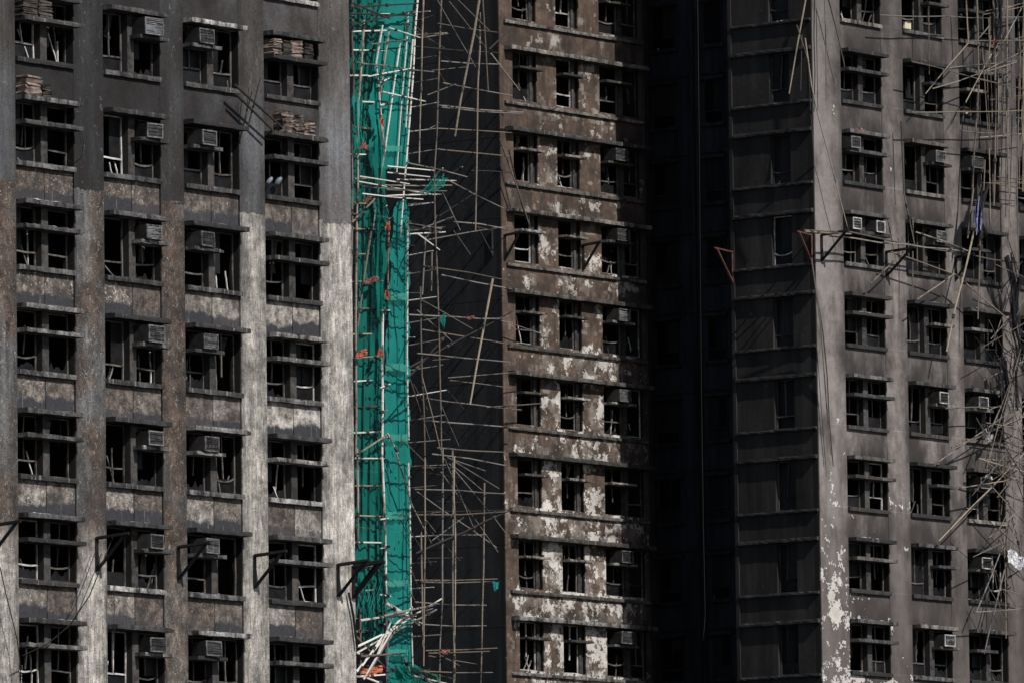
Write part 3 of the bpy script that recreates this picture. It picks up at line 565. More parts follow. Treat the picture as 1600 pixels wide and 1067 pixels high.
bracket(OM, -.25, -.35, OM.z-6.15, .95, .85, 'dull bracket pointing left from the dark flank behind the bamboo', 'B', SLEDGE, .04)
bracket(OR, -1.27, 0, OR.z-7.34, 1.15, .86, 'heavy black bracket on the bare corner of the right wing'); bracket(OR, 2.39, 0, OR.z-7.6, 1.2, .82, 'black bracket between first and second window columns of the right wing'); bracket(OR, 6.4, 0, OR.z-7.45, .8, .76, 'black bracket between second and third window columns of the right wing')
bracket(OR, -1.56, -.12, OR.z-7.35, .85, .95, 'red bracket pointing left from the corner of the right wing', 'B', RUST, .04); bracket(OR, -1.56, -3.36, OR.z-7.65, 1.05, 1.05, 'red bracket jutting out over the black light well', 'B', RUST, .045)

def mat_net(name, a, b, alpha):
    g = G(name, .75, .2); v = g.coord(); k = g.noise(g.mp(v, (1.6, 1.6, .8)), 1, 4, .55, .3); f = g.noise(v, 12, 4, .7)
    colr = g.mix(g.rng(k, .3, .7), a, b); out = g.t.nodes['Material Output']
    d = g.n('ShaderNodeBsdfDiffuse'); g.put(d.inputs[0], colr); tr = g.n('ShaderNodeBsdfTranslucent'); g.put(tr.inputs[0], colr); tp = g.n('ShaderNodeBsdfTransparent')
    m1 = g.n('ShaderNodeMixShader'); m1.inputs[0].default_value = .25; g.t.links.new(d.outputs[0], m1.inputs[1]); g.t.links.new(tr.outputs[0], m1.inputs[2])
    m2 = g.n('ShaderNodeMixShader'); g.put(m2.inputs[0], g.rng(g.mth('ADD', g.mth('MULTIPLY', f, .3), k), .35, .95, alpha*.5, alpha*1.5)); g.t.links.new(m1.outputs[0], m2.inputs[1]); g.t.links.new(tp.outputs[0], m2.inputs[2])
    g.t.links.new(m2.outputs[0], out.inputs['Surface']); return g.m
# ------------------------------------------------------------------ bamboo scaffolds
def pole(root, O, pts, n=0.0, rad=.045, mat='g', n1=None, jit=.028, name='bamboo_pole'):
    """pole through photo directions, n metres in front of the wall plane (n1 at its far end)"""
    k = len(pts); w = []
    for i, (x, y) in enumerate(pts): w.append(at(x, y, O, n + ((n1-n)*i/(k-1) if n1 is not None and k > 1 else 0)))
    out = []
    for i in range(len(w)-1):
        L = (w[i+1]-w[i]).length; s = max(1, int(L/1.2))
        for q in range(s):
            p = w[i].lerp(w[i+1], q/s); out.append(p if (i == 0 and q == 0) else p+Vector((ru(-jit, jit), ru(-jit, jit), ru(-jit, jit))))
    out.append(w[-1])
    mb = MB(); mb.tube([to_local(root, p) for p in out], rad*.78, 6, .42, .74); po = mb.build(name, BAM[mat], root)
    if name == 'bamboo_pole' and root in (SA_, SB_, SC_) and rad > .03:
        for q in range(random.choice((0, 1, 1, 2))):
            k_ = random.randrange(len(out)-1); t_ = ru(.1, .9); c_ = out[k_].lerp(out[k_+1], t_); d_ = (out[k_+1]-out[k_]).normalized()*.07
            mb = MB(); mb.tube([to_local(root, c_-d_), to_local(root, c_), to_local(root, c_+d_)], rad*1.45, 6, 0, .9); mb.build('lashing', LASH, po)
    return po
base = OM + U*(-4.2) + N*(-1.5)
SA = empty('bamboo_scaffold', (base.x, base.y, 0)); tag(SA, 'pale bamboo scaffold wrapped in green netting beside the near tower', 'scaffold', 'bamboo scaffolds')
base = OM + U*(-2.2) + N*.6
SB = empty('bamboo_scaffold', (base.x, base.y, 0)); tag(SB, 'stripped, half collapsed bamboo scaffold in front of the dark flank wall', 'scaffold', 'bamboo scaffolds')
base = OR + U*7.6 + N*.9
SC = empty('bamboo_scaffold', (base.x, base.y, 0)); tag(SC, 'tangled bamboo scaffold over the third window column of the right wing', 'scaffold', 'bamboo scaffolds')
nA = -1.5; SA_, SB_, SC_ = SA, SB, SC; LASH = mat_simple('black_nylon_lashing', (.008, .008, .008), (.04, .036, .03), 8)
for pts, mt, rad in (
    ([(569, 32), (562, 158), (557, 360)], 't', .05), ([(558, 350), (555.7, 512), (556, 710)], 't', .055), ([(558, 700), (559, 842)], 't', .05), ([(563, 930), (564, 1075)], 'b', .045),
    ([(598, 40), (588, 98), (593, 155), (601, 233)], 'p', .04), ([(608, 47), (598, 111), (594, 162), (598, 228)], 't', .04), ([(625.5, 67), (615, 145), (601, 236), (583, 358)], 'p', .036),
    ([(582, 350), (559, 512)], 'b', .045), ([(638, 20), (630, 135), (620, 270)], 'p', .036), ([(653.5, -10), (645, 111), (637, 219), (628, 320), (625.5, 372)], 'p', .045),
    ([(645, 62), (637, 150), (634, 200)], 'p', .04), ([(598, 485), (596, 710), (603, 872), (605, 1075)], 'p', .055), ([(637, 340), (637, 566), (639, 687)], 'p', .042), ([(638, 720), (642, 943), (645, 1044)], 'p', .042), ([(608, 340), (606, 470)], 'b', .05), ([(551, -5), (552, 190)], 'b', .04), ([(549.5, 190), (551, 560)], 'g', .035)):
    pole(SA, OM, pts, nA+.22, rad, mt)
yl = [14, 48, 80, 119, 158, 200, 240, 280, 318, 358, 397, 440, 480, 520, 557, 595, 636, 676, 717, 759, 805, 846, 884, 923, 967, 985, 1021, 1052]
for i, y in enumerate(yl):                                  # ledgers of the netted scaffold and the stubs that stick out of it
    pole(SA, OM, [(546+ru(0, 8), y+ru(-3, 3)), (ru(572, 606), y+ru(-2, 4))], nA+ru(.0, .15), ru(.032, .045), random.choice('ppgt'))
    if i % 2 == 0: pole(SA, OM, [(548, y+16), (642, y+ru(24, 32))], nA-.25, .036, random.choice('gbc'))
    if R() < .5: pole(SA, OM, [(594, y+ru(5, 12)), (ru(604, 611), y+ru(3, 9))], nA+.3, .038, 'p')
for a, b, c, d in ((548, 12, 655, 6), (548, 22, 650, 25), (549, 40, 648, 17), (552, 6, 610, 30)): pole(SA, OM, [(a, b), (c, d)], nA+.35, .04, 'c')
for a, b, c, d in ((608, 44, 658, 60), (650, 55, 698, 52), (565, 100, 678, 113), (598, 144, 665, 159), (656, 60, 700, 53), (579, 70, 640, 62), (575, 120, 640, 108)): pole(SA, OM, [(a, b), (c, d)], nA+.3, .036, random.choice('pg'))
for x0, y0, x1, y1 in ((637, 400, 677, 392), (637, 429, 682, 421), (637, 470, 682, 464), (637, 505, 690, 496), (637, 540, 690, 530), (638, 579, 692, 570), (640, 619, 698, 609), (640, 657, 695, 648), (641, 691, 704, 686), (640, 728, 697, 726), (642, 762, 682, 758), (640, 806, 690, 799), (640, 838, 685, 836), (640, 880, 682, 877), (643, 919, 678, 917), (643, 994, 690, 991), (645, 168, 687, 160), (642, 206, 684, 201), (638, 241, 687, 233), (646, 130, 686, 123), (648, 93, 681, 88), (641, 319, 677, 317), (640, 384, 648, 384), (638, 527, 648, 527), (638, 458, 656, 458), (648, 20, 672, 18)):
    pole(SA, OM, [(x0-3, y0+.5), (x1, y1)], nA-.1, .028, random.choice('ggp'), nA+.9)
# second scaffold plane in front of the dark flank
def PB(pts, mt='b', rad=.036, n=.55, n1=None): pole(SB, OM, pts, n+ru(-.15, .15), rad, mt, n1)
for pts in ([(690, -8), (684, 148), (679, 270), (680, 355)], [(680, 350), (685, 451), (690, 708)], [(692, 700), (692, 869), (687, 1075)], [(750, 20), (748, 135), (743, 360)], [(707, 700), (709, 1075)], [(757, 754), (751, 1075)], [(664, 714), (662, 1040)], [(662, -5), (655, 256)], [(657, 448), (664, 712)], [(665, 370), (660, 461)], [(675, 394), (674, 455)], [(658, 830), (661, 1010)]): PB(pts, random.choice('bbtg'), .038)
PB([(710, 712), (711, 1075)], 't', .034)
for l in ((684, 37, 777, 51), (648, 73, 780, 83), (689, 96, 783, 101), (692, 130, 800, 150), (686, 165, 818, 176), (690, 168, 816, 178), (682, 201, 800, 208), (686, 234, 800, 245), (736, 267, 797, 270), (702, 283, 787, 326), (709, 347, 790, 358), (662, 416, 800, 440), (669, 375, 800, 353), (638, 492, 787, 498), (659, 515, 800, 539), (652, 552, 800, 566), (665, 622, 815, 640), (665, 657, 810, 668), (682, 699, 787, 706), (675, 709, 790, 727), (648, 764, 790, 771), (648, 800, 797, 796), (650, 804, 790, 799), (686, 835, 760, 835), (652, 872, 723, 871), (648, 906, 777, 904), (660, 909, 770, 908), (648, 940, 760, 945), (662, 975, 760, 977), (665, 1016, 777, 1012), (670, 1020, 765, 1017), (662, 1048, 770, 1050), (690, 430, 800, 452), (703, 594, 800, 606), (640, 355, 690, 362), (780, 500, 850, 523), (700, 590, 840, 578), (760, 636, 845, 630)):
    PB([(l[0], l[1]), ((l[0]+l[2])/2, (l[1]+l[3])/2+ru(-1.5, 2)), (l[2], l[3])], random.choice('ggbbc'), ru(.024, .034))
for l in ((640, 574, 800, 487), (650, 864, 800, 796), (638, 590, 700, 520)): PB([l[:2], l[2:]], 'c', .042)
for i, l in enumerate(((692, 302, 719, 360), (657, 468, 738, 514), (652, 485, 706, 533), (699, 714, 780, 763), (684, 709, 760, 771), (702, 724, 800, 845), (689, 737, 778, 862), (652, 768, 776, 855), (696, 720, 743, 832), (702, 716, 758, 735), (640, 590, 672, 688), (660, 590, 688, 702), (646, 600, 668, 640), (669, 1024, 745, 1037), (655, 366, 687, 391), (709, 361, 735, 398))):
    PB([l[:2], l[2:]], random.choice('gbt'), .028)
for i in range(34):
    x, y = ru(640, 720), random.choice((ru(0, 360), ru(560, 1060), ru(680, 880))); a = random.choice((ru(-.35, .35), ru(.5, 1.2), ru(-1.3, 1.3))); L = ru(10, 38); PB([(x-L*math.cos(a), y-L*math.sin(a)), (x+L*math.cos(a), y+L*math.sin(a))], random.choice('bgcbc'), ru(.013, .024), ru(-.6, .6))
# broken deck half way up and the heap at the foot
for l in ((636, 255, 730, 277), (604, 260, 678, 267), (605, 270, 672, 277), (620, 281, 713, 283), (600, 290, 706, 290), (604, 297, 698, 299), (560, 284, 680, 305), (566, 303, 661, 312), (600, 306, 690, 304), (638, 322, 677, 317), (677, 277, 692, 263), (708, 270, 723, 261), (562, 276, 640, 288), (565, 292, 650, 298), (638, 349, 690, 358), (638, 361, 696, 355), (660, 357, 709, 339), (640, 366, 696, 363)):
    PB([l[:2], l[2:]], random.choice('pgpg'), .032, -.4, .3)
PB([(653, 366), (687, 391)], 'p', .034)
for pts, mt in (([(557, 1049), (614, 980), (644, 948)], 'p'), ([(568, 1061), (612, 985), (650, 958), (690, 935)], 'p'), ([(604, 941), (661, 975)], 'p'), ([(604, 943), (655, 976)], 'p'), ([(558, 1010), (597, 991)], 'p'), ([(557, 1020), (592, 1000)], 'p'), ([(557, 994), (601, 1042)], 'b'), ([(563, 969), (634, 958)], 'p'), ([(600, 962), (680, 945)], 'g'), ([(576, 1050), (630, 965), (676, 950)], 'g'), ([(563, 1025), (634, 1020)], 'g'), ([(556, 1057), (608, 1053)], 'p'), ([(572, 1058), (602, 1070)], 'p'), ([(605, 1050), (621, 1043)], 'c'), ([(645, 1055), (700, 1068)], 'p'), ([(655, 1056), (690, 1075)], 'g'), ([(632, 1028), (640, 1048)], 'g'), ([(584, 1036), (616, 960), (650, 962)], 'p'), ([(620, 985), (682, 952)], 'g'), ([(566, 1040), (600, 990)], 'p')):
    pole(SA, OM, pts, nA+.55+ru(-.1, .15), ru(.04, .055), mt)
pole(SA, OM, [(619, 707), (645, 790), (674, 848)], nA+.6, .04, 't'); pole(SA, OM, [(559, 709), (608, 677)], nA+.45, .045, 't'); pole(SA, OM, [(550, 348), (586, 311)], nA+.5, .045, 't'); pole(SA, OM, [(606, 677), (622, 708)], nA+.5, .04, 'p')
# scaffold tangle on the right wing
def PC(pts, mt='t', rad=.04, n=.8, n1=None): pole(SC, OR, pts, n+ru(-.12, .12), rad, mt, n1)
for pts, rad in (([(1526, -8), (1528, 135), (1515, 358)], .055), ([(1552, -8), (1555, 102), (1553, 322)], .055), ([(1573, -8), (1574, 293)], .055), ([(1594, 80), (1589, 243), (1592, 420)], .045), ([(1451, 10), (1452, 117)], .03), ([(1509, -8), (1513, 66)], .045), ([(1535, 75), (1544, 210)], .03), ([(1523, 357), (1491, 485), (1479, 549)], .05), ([(1521, 295), (1512, 373)], .045), ([(1532, 363), (1528, 499)], .045), ([(1545, 30), (1546, 88)], .03), ([(1560, 120), (1558, 240)], .03), ([(1539, 250), (1536, 330)], .03), ([(1568, 825), (1572, 997)], .035), ([(1585, 540), (1582, 700)], .03), ([(1600, 0), (1598, 300)], .045)):
    PC(pts, random.choice('tbb'), rad*.86)
for l in ((1375, 24, 1548, 29), (1516, 64, 1602, 64), (1425, 176, 1602, 173), (1480, 107, 1602, 94), (1425, 97, 1574, 134), (1457, 139, 1602, 93), (1528, 123, 1602, 140), (1513, 68, 1446, 147), (1602, 78, 1533, 114), (1545, 42, 1530, 60), (1523, 131, 1509, 162), (1549, 85, 1509, 160), (1555, 28, 1602, 27), (1560, 110, 1602, 124), (1500, 205, 1602, 212), (1540, 18, 1602, 5), (1598, 10, 1556, 90)): PC([l[:2], l[2:]], random.choice('tbbgg'), .028)
for i in range(16):
    x = ru(1538, 1602); y = ru(-5, 300); PC([(x, y), (x+ru(-6, 6), y+ru(50, 140))], random.choice('bbgt'), ru(.016, .03), ru(.4, 1.2))
for i in range(9):
    y = ru(10, 330); PC([(ru(1530, 1560), y), (1604, y+ru(-14, 14))], random.choice('bbgt'), ru(.016, .026), ru(.4, 1.2))
PC([(1256, 360), (1329, 364), (1430, 384), (1589, 411)], 'b', .04, .75); PC([(1296, 369), (1376, 379), (1511, 394)], 'g', .036, .75); PC([(1258, 362), (1330, 366)], 't', .04, .8)
for l in ((1431, 363, 1516, 394), (1392, 394, 1494, 430), (1494, 430, 1602, 522), (1360, 444, 1411, 394), (1433, 468, 1492, 428), (1426, 393, 1426, 467), (1412, 300, 1429, 383), (1426, 340, 1428, 388)): PC([l[:2], l[2:]], random.choice('btb'), .034, .7)
for l in ((1465, 722, 1602, 625), (1487, 699, 1602, 650), (1506, 808, 1602, 706), (1495, 763, 1602, 744), (1530, 716, 1602, 737), (1477, 638, 1602, 634), (1589, 560, 1555, 728), (1595, 545, 1542, 730), (1552, 762, 1602, 818), (1579, 849, 1538, 1021), (1467, 845, 1602, 706), (1521, 956, 1602, 950), (1565, 920, 1602, 930), (1568, 907, 1602, 885), (1531, 716, 1602, 722), (1560, 560, 1602, 700), (1570, 520, 1602, 590), (1548, 530, 1600, 470), (1560, 620, 1602, 560), (1540, 690, 1585, 580), (1532, 716, 1602, 760), (1545, 840, 1600, 790), (1520, 870, 1602, 830), (1550, 970, 1590, 800), (1580, 690, 1602, 640), (1575, 780, 1602, 900), (1526, 955, 1568, 850), (1540, 660, 1602, 670), (1545, 500, 1602, 620), (1590, 420, 1550, 540)): PC([l[:2], l[2:]], random.choice('tbbgg'), ru(.022, .034), ru(.4, 1.1))
for i in range(44):
    x, y = ru(1552, 1604), random.choice((ru(420, 800), ru(560, 1000))); a = ru(-1.2, 1.2)+math.pi/2; L = ru(25, 70); PC([(x-L*math.cos(a), y-L*math.sin(a)), (x+L*math.cos(a), y+L*math.sin(a))], random.choice('bgccb'), ru(.014, .026), ru(.35, 1.2))

# charred net remains tangled in the right-hand scaffold
CHN = mat_net('charred_net', (.010, .010, .012), (.03, .03, .034), .35)
for pts_ in ([(1576, 400), (1588, 450), (1582, 500), (1590, 548)], [(1592, 430), (1584, 470), (1590, 520)], [(1566, 560), (1572, 600), (1568, 640)], [(1590, 540), (1584, 580), (1592, 640)], [(1540, 290), (1532, 330), (1538, 372)], [(1560, 0), (1558, 45), (1562, 70)]):
    for q in range(5):
        mb = MB(); mb.tube([to_local(SC, at(px+ru(-7, 7), py+ru(-5, 5), OR, .8+ru(-.2, .2))) for px, py in pts_], ru(.02, .07), 5, 0, ru(.3, 1)); mb.build('charred_net_shred', CHN, SC)
# loose poles that have come away: each a thing of its own
def loose(O, pts, n, label, mt='t', rad=.045, n1=None):
    w = at(*pts[-1], O, n); r0 = empty('tmp', (w.x, w.y, w.z)); o = pole(r0, O, pts, n, rad, mt, n1); o.parent = None
    o.matrix_world = Matrix.Translation(r0.location) @ Matrix.Rotation(ROTZ, 4, 'Z'); o.location = r0.location; o.rotation_euler = (0, 0, ROTZ); bpy.data.objects.remove(r0)
    return tag(o, label, 'bamboo pole', 'loose bamboo poles')
loose(OM, [(750, -6), (711, 214)], .9, 'long tan pole leaning across the top of the dark flank wall', 't', .055)
loose(OM, [(770, 436), (734.5, 632)], .9, 'tan pole hanging alone mid-height before the dark flank wall', 't', .05)
loose(OM, [(680, -5), (743, 105)], .8, 'slanting pole at the top, just right of the green net', 'b', .035); loose(OM, [(702, 3), (760, 76)], .8, 'slanting pole at the top, second right of the green net', 'b', .03)
loose(OM, [(712, -3), (765, 49)], .85, 'uppermost slanting pole before the dark flank wall', 'b', .034); loose(OM, [(754, -5), (763, 145)], .9, 'near-vertical pole at the top by the middle wing corner', 'b', .035)
loose(OM, [(767, 84), (812, 142)], .8, 'pole slanting onto the top-left window of the middle wing', 't', .034); loose(OM, [(764, 78), (802, 42)], .8, 'charred stick rising over the corner of the middle wing', 'c', .04)
loose(OM, [(781, 218), (829, 358)], .5, 'long charred pole slanting down beside the third-storey window of the middle wing', 'b', .04); loose(OM, [(795, 235), (822, 345)], .45, 'darker pole resting along the long charred one on the middle wing', 'c', .035)
loose(OL, [(367, 133), (440, 199)], .45, 'black charred pole, upper of two slanting to the brick-brown stack', 'c', .05); loose(OL, [(368, 147), (425, 203)], .4, 'black charred pole, lower of two slanting to the brick-brown stack', 'c', .05)
loose(OL, [(388, 197), (407, 122)], .35, 'black stick leaning right between third and fourth window columns', 'c', .035); loose(OL, [(384, 190), (389, 138)], .3, 'short upright black stick between third and fourth window columns', 'c', .028)
loose(OR, [(1258, 60), (1267, 135), (1297, 250), (1326, 362)], .6, 'long thin pole bowing from the upper corner of the right wing to the bracket', 't', .032)
loose(OR, [(1260, -6), (1233, 147)], .6, 'pole hanging free left of the right wing corner', 't', .036); loose(OR, [(1245, 40), (1265, 103)], .6, 'short pole crossing the free-hanging one at the right wing corner', 'b', .034)
loose(OR, [(1288.5, -6), (1291, 158)], .4, 'upright pole on the bare corner pier of the right wing', 'b', .032); loose(OR, [(1293, -6), (1320, 106)], .5, 'slanting pole reaching the top-left hood of the right wing', 'b', .034)
loose(OR, [(1253, 55), (1251, 142)], .5, 'short dark pole inside the shadow of the right wing corner', 'c', .03); loose(OR, [(1273, -6), (1272, 175)], .3, 'dark pole running down the very edge of the right wing', 'c', .03); loose(OR, [(1263, 90), (1272, 255)], .4, 'charred pole hanging along the shaded flank edge of the right wing', 'c', .03)
loose(OR, [(1268, 406), (1283, 512), (1299, 712)], .35, 'long thin pole bowing down the bare corner below the red bracket', 'b', .034); loose(OR, [(1270, 420), (1286, 520), (1302, 728)], .32, 'darker twin of the pole bowing down the bare corner', 'c', .03)
loose(OR, [(1408, 190), (1412, 300)], .4, 'dark pole standing between first and second window columns of the right wing', 'c', .035)

# ------------------------------------------------------------------ green safety netting
NETB = mat_net('green_net', (.010, .15, .128), (.020, .27, .23), .32); NETD = mat_net('dull_green_net', (.008, .10, .08), (.012, .19, .15), .36); NETS = mat_net('net_seam', (.05, .24, .19), (.08, .29, .23), .45)
def sheet(root, name, rows, n, mat, folds=5, amp=.12, cols=26, ragged=6, holes=0.0, step=5):
    """hanging cloth; rows = (photo y, left x, right x) outline, n in front of the wall plane"""
    ph = [ru(0, 6.28) for _ in range(4)]; y0, y1 = rows[0][0], rows[-1][0]; ny = max(4, int((y1-y0)/step)); gr = []
    for i in range(ny+1):
        y = y0+(y1-y0)*i/ny
        for q in range(len(rows)-1):
            if rows[q][0] <= y <= rows[q+1][0]: break
        t = (y-rows[q][0])/max(1e-6, rows[q+1][0]-rows[q][0]); xl = rows[q][1]*(1-t)+rows[q+1][1]*t; xr = rows[q][2]*(1-t)+rows[q+1][2]*t; line = []
        for j in range(cols+1):
            s = j/cols; f = math.sin(s*folds*6.28+ph[0]+.35*math.sin(y*.013+ph[1]))*.35+math.sin(s*folds*1.7*6.28+ph[2]+y*.02)*.2+.4*math.sin(y*.045+s*4+ph[3])+.12*math.sin(y*.07-s*5+ph[1])
            yy = y + (ru(-ragged, ragged) if i in (0, ny) else 0); xx = xl+(xr-xl)*s+(2.2*math.sin(y*.09+ph[2]+j)+ru(-1, 1) if j in (0, cols) else 0)
            line.append(to_local(root, at(xx, yy, OM, n+amp*f)))
        gr.append(line)
    mb = MB(); mb.grid(gr)
    if holes: mb.f = [f for f in mb.f if R() > holes]
    return mb.build(name, mat, root, True)
def net(name, rows, n, mat, label, **kw):
    w = at((rows[0][1]+rows[0][2])/2, rows[0][0], OM, n); t = empty(name, (w.x, w.y, w.z)); tag(t, label, 'net', 'green scaffold netting')
    sheet(t, 'net_sheet', rows, n, mat, **kw); return t
a = net('safety_net', [(-12, 596, 650), (60, 590, 643), (150, 578, 640), (255, 577, 637), (264, 579, 632)], nA+.05, NETB, 'bright green net sheet hanging at the top, above the broken bamboo deck', ragged=2, amp=.045, folds=3)
b = net('safety_net', [(313, 624, 634), (330, 615, 641), (400, 611, 638), (600, 600, 639), (800, 600, 641), (1000, 604, 643), (1075, 604, 645)], nA+.05, NETB, 'long bright green net sheet right of the white pole', ragged=3, amp=.05, folds=3, cols=30, holes=.012)
c_ = net('safety_net', [(325, 560, 590), (420, 557, 603), (600, 556, 599), (760, 557, 597), (880, 556, 600), (915, 560, 603)], nA-.05, NETD, 'darker see-through green net sheet against the near tower', ragged=9, amp=.16, folds=4, holes=.02)
d_ = net('safety_net', [(215, 584, 598), (260, 583, 601), (340, 586, 606), (450, 584, 601), (500, 588, 600)], nA+.35, NETD, 'narrow crumpled dark green drape below the upper net', ragged=8, amp=.2, folds=2, cols=14)
e_ = net('safety_net', [(-10, 548, 600), (100, 549, 594), (220, 549, 586), (320, 551, 582)], nA-.15, NETD, 'torn green net behind the top left bamboo poles', ragged=9, amp=.15, folds=4, holes=.16)
f_ = net('safety_net', [(152, 553, 565), (175, 552, 567), (196, 555, 563), (230, 560, 567)], nA+.45, NETB, 'small knotted green net bundle at the tower edge', ragged=4, amp=.2, folds=2, cols=10)
h_ = net('safety_net', [(905, 556, 603), (940, 558, 600), (985, 570, 598), (1010, 566, 590)], nA+.2, NETD, 'frayed green net shreds above the bamboo heap', ragged=14, amp=.25, folds=5, holes=.34, cols=22)
k_ = net('safety_net', [(1040, 606, 645), (1052, 604, 680), (1075, 606, 700)], nA+.3, NETD, 'green net trailing off the foot of the bamboo heap', ragged=6, amp=.2, folds=3, holes=.1)
i_ = net('safety_net', [(273, 682, 704), (283, 672, 700), (296, 660, 690), (303, 655, 672)], .25, NETD, 'scrap of green net caught on the broken bamboo deck', ragged=4, amp=.15, folds=2, cols=12, holes=.12)
j_ = net('safety_net', [(908, 769, 778), (916, 770, 778), (922, 772, 776)], .45, NETB, 'tiny green net scrap on the pole near the middle wing', ragged=2, amp=.06, folds=2, cols=8)
l_ = net('safety_net', [(490, 693, 697), (500, 690, 698), (512, 693, 695)], .75, NETD, 'tiny dark green shred on a pole before the dark flank', ragged=2, amp=.06, folds=2, cols=6)
for y in (458, 568, 678, 800, 905, 1014): sheet(b, 'net_seam', [(y, 604, 636), (y+11, 604, 637)], nA+.22, NETS, folds=3, amp=.05, ragged=1.5, cols=14)
for y in (228,): sheet(a, 'net_seam', [(y, 602, 632), (y+9, 602, 632)], nA+.22, NETS, folds=3, amp=.05, ragged=1.5, cols=14)
# fine cord fringe on the shreds
for i in range(26):
    x, y = ru(558, 600), ru(900, 935); mb = MB(); pts = [(x, y)]
    for q in range(4): pts.append((pts[-1][0]+ru(-4, 4), pts[-1][1]+ru(6, 16)))
    mb.tube([to_local(h_, at(px, py, OM, nA+.4+ru(-.05, .05))) for px, py in pts], .012, 4); mb.build('frayed_cord', NETB, h_)

# rags and plastic caught in the poles
ORG = mat_simple('orange_cloth', (.16, .04, .022), (.42, .13, .075), 8, .9, .1); PNK = mat_simple('salmon_cloth', (.10, .04, .032), (.24, .11, .09), 8, .9, .1); WHT = mat_simple('white_plastic', (.25, .25, .26), (.6, .6, .6), 5, .5, .4); BLU = mat_simple('blue_strips', (.05, .055, .13), (.2, .21, .34), 8, .6, .3); YEL = mat_simple('cream_cloth', (.26, .23, .15), (.46, .42, .30), 6, .9, .1)
def rag(O, x, y, w, h, n, mat, label, cat='cloth', name='rag', amp=.09):
    base = at(x, y, O, n); nx, nz = 9, 8; rows = []; ph = ru(0, 6)
    r0 = empty('tmp', tuple(base))
    for i in range(nz+1):
        row = []
        for j in range(nx+1):
            s, t = j/nx-.5, i/nz-.5; k = 1-.5*abs(t)*R()
            q = at(x+w*s*k+ru(-.03, .03)*w, y+h*t*(1-.6*abs(s))+.22*h*math.sin(s*5+ph)+ru(-.03, .03)*h, O, n+amp*math.sin(s*9+ph+t*3)+ru(-.012, .012)); row.append(to_local(r0, q))
        rows.append(row)
    mb = MB(); mb.grid(rows); o = mb.build(name, mat, None, False); o.location = base; o.rotation_euler = (0, 0, ROTZ); bpy.data.objects.remove(r0)
    return tag(o, label, cat, 'rags caught in the scaffolds')
for x, y, w, h, lab in ((565, 552, 18, 13, 'orange rag at the tower edge, level with the middle of the net'), (594, 552, 10, 12, 'orange rag beside the white pole, mid-height of the net'), (581, 438, 22, 10, 'orange rag wrapped on a ledger in the upper half of the dark net'), (606, 354, 9, 12, 'orange rag at the top of the long bright net'), (605, 461, 8, 13, 'orange rag on the brown pole left of the bright net'), (582, 1047, 34, 14, 'largest orange rag, in the bamboo heap at the foot'), (569, 229, 14, 12, 'salmon rag in the torn upper net'), (597, 190, 7, 14, 'small orange rag on the upper white poles'), (574, 312, 14, 8, 'dark orange scrap just above the broken deck, left')):
    rag(OM, x, y, w, h, nA+.5, PNK if 'salmon' in lab or 'dark' in lab or 'dull' in lab else ORG, lab)
rag(OM, 735, 496, 14, 5, .75, PNK, 'thin salmon rag on a pole before the dark flank'); rag(OM, 695, 1017, 16, 8, .8, PNK, 'dark red rag on the lowest double ledger'); rag(OR, 1553, 66, 7, 9, 1.1, PNK, 'salmon knot of cloth on the thick upright of the right scaffold')
rag(OR, 1546, 683, 13, 11, .55, WHT, 'small white plastic scrap below the third window column', 'plastic'); rag(OR, 1588, 874, 28, 26, .95, WHT, 'large white plastic sheet at the right edge', 'plastic', amp=.15); rag(OR, 1542, 748, 18, 12, .3, WHT, 'white crumpled plastic in the third-column window', 'plastic')
rag(OR, 1530, 342, 10, 50, .9, BLU, 'bluish plastic strips dangling from the right scaffold', 'plastic', amp=.15); rag(OR, 1524, 335, 6, 26, .95, BLU, 'short bluish strip left of the longer strips', 'plastic')
def card(x, y, w, h, label):
    b = at(x, y, OR, -.36); mb = MB(); mb.box(-w/2, w/2, -.05, .05, 0, h); mb.v = [(a+ru(-.02, .02), b_+ru(-.02, .02), c+ru(-.03, .03)*(c > .1)) for a, b_, c in mb.v]; o = mb.build('cardboard_sheet', YEL); o.location = b; o.rotation_euler = (.05, 0, ROTZ+ru(-.1, .1)); tag(o, label, 'cardboard', 'cream boards inside windows')
card(1419, 46, .55, .26, 'cream board in the left light of the top second-column window'); card(1452, 52, .66, .34, 'cream board in the right light of the top second-column window'); card(1508, 180, .42, .26, 'cream board in the third-column window, second row')
rag(OR, 1345, 204, 16, 7, .2, PNK, 'pinkish rubble lump on the hood of the first column, third row', 'rubble', 'rubble'); 
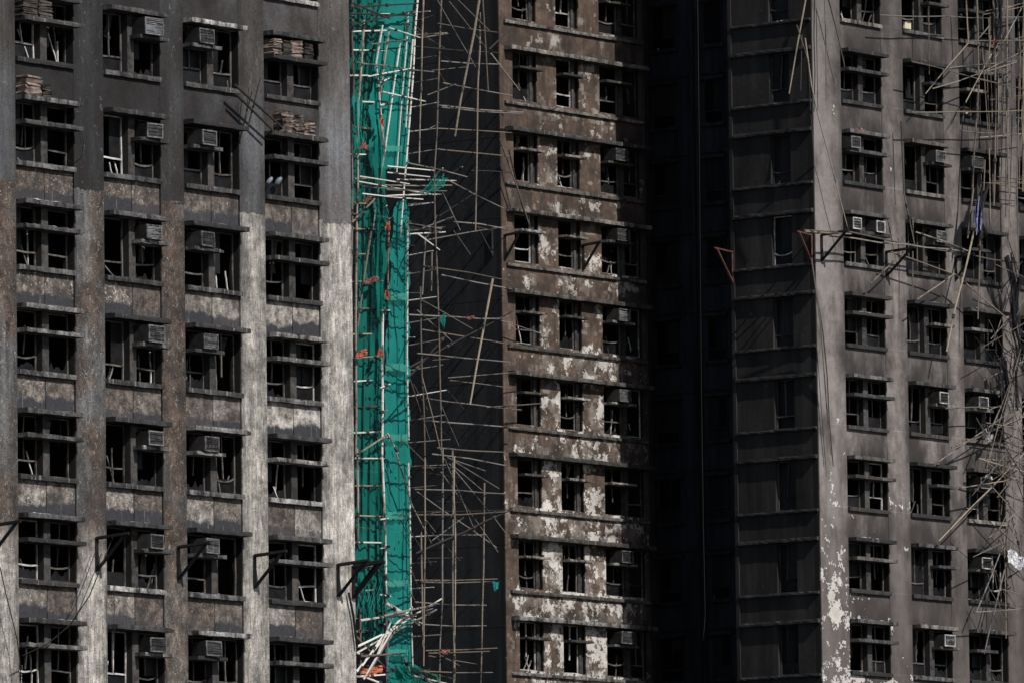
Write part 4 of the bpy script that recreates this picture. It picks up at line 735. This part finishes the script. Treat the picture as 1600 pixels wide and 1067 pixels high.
# two pale jars on the sill of the fourth column
JAR = mat_simple('pale_blue_enamel', (.07, .08, .10), (.14, .155, .18), 6, .5, .3)
for (x, y, s, lab) in ((417, 282, .13, 'smaller pale blue jar lying on the fourth-column window sill'), (430, 284, .155, 'larger pale blue jar lying tilted on the fourth-column window sill')):
    w = at(x, y, OL, -.1); mb = MB(); prof = [(.3, 0), (.62, .08), (.66, .5), (.6, .9), (.4, 1.05), (.36, 1.15), (.4, 1.2)]
    ns = 14; rows = [[(s*.75*r_*math.cos(6.2832*j/ns), s*.75*r_*math.sin(6.2832*j/ns), s*1.5*h_z) for j in range(ns+1)] for r_, h_z in prof]; mb.grid(rows); o = mb.build('jar', JAR, None, True); o.location = w - Z*.1; o.rotation_euler = (.5, .5, ROTZ); tag(o, lab, 'jar', 'jars on the sill')

# ------------------------------------------------------------------ cables
def cable(O, pts, n, label, rad=.014, mat=IRON, name='hanging_cable'):
    w = [at(x, y, O, n) for x, y in pts]; b = w[0]; r0 = empty('tmp', tuple(b)); mb = MB(); mb.tube([to_local(r0, p) for p in w], rad, 5); o = mb.build(name, mat, None, True); o.location = b; o.rotation_euler = (0, 0, ROTZ); bpy.data.objects.remove(r0)
    return tag(o, label, 'cable', 'loose cables')
cable(OL, [(178, 834), (160, 880), (140, 930), (110, 975), (75, 1005), (35, 1024)], .5, 'black cable swooping from the second bracket to the lower left window', .016)
cable(OL, [(155, 845), (135, 900), (115, 950), (103, 968)], .3, 'thin black cable beside the swooping one', .010); cable(OL, [(0, 885), (10, 930), (20, 970), (27, 1000), (31, 1030), (33, 1075)], .35, 'black cable down the far left edge pier', .014); cable(OL, [(178, 895), (179, 1000), (178, 1060)], .3, 'straight cable hanging in front of the lower second-column windows', .010)
cable(OL, [(124, 196), (131, 225), (128, 245), (114, 255), (106, 250)], .06, 'thin looping cable beside the first column, second row', .008); cable(OL, [(545, 925), (552, 960), (557, 1000), (558, 1010)], .1, 'black bar hanging below the last bracket at the near tower edge', .035)
cable(OM, [(1090, -8), (1093, 250), (1096, 600), (1099, 820), (1102, 960), (1100, 985), (1098, 1000)], 5.6, 'long thin rope hanging down the black light well', .006, BAM['c'], 'hanging_rope')
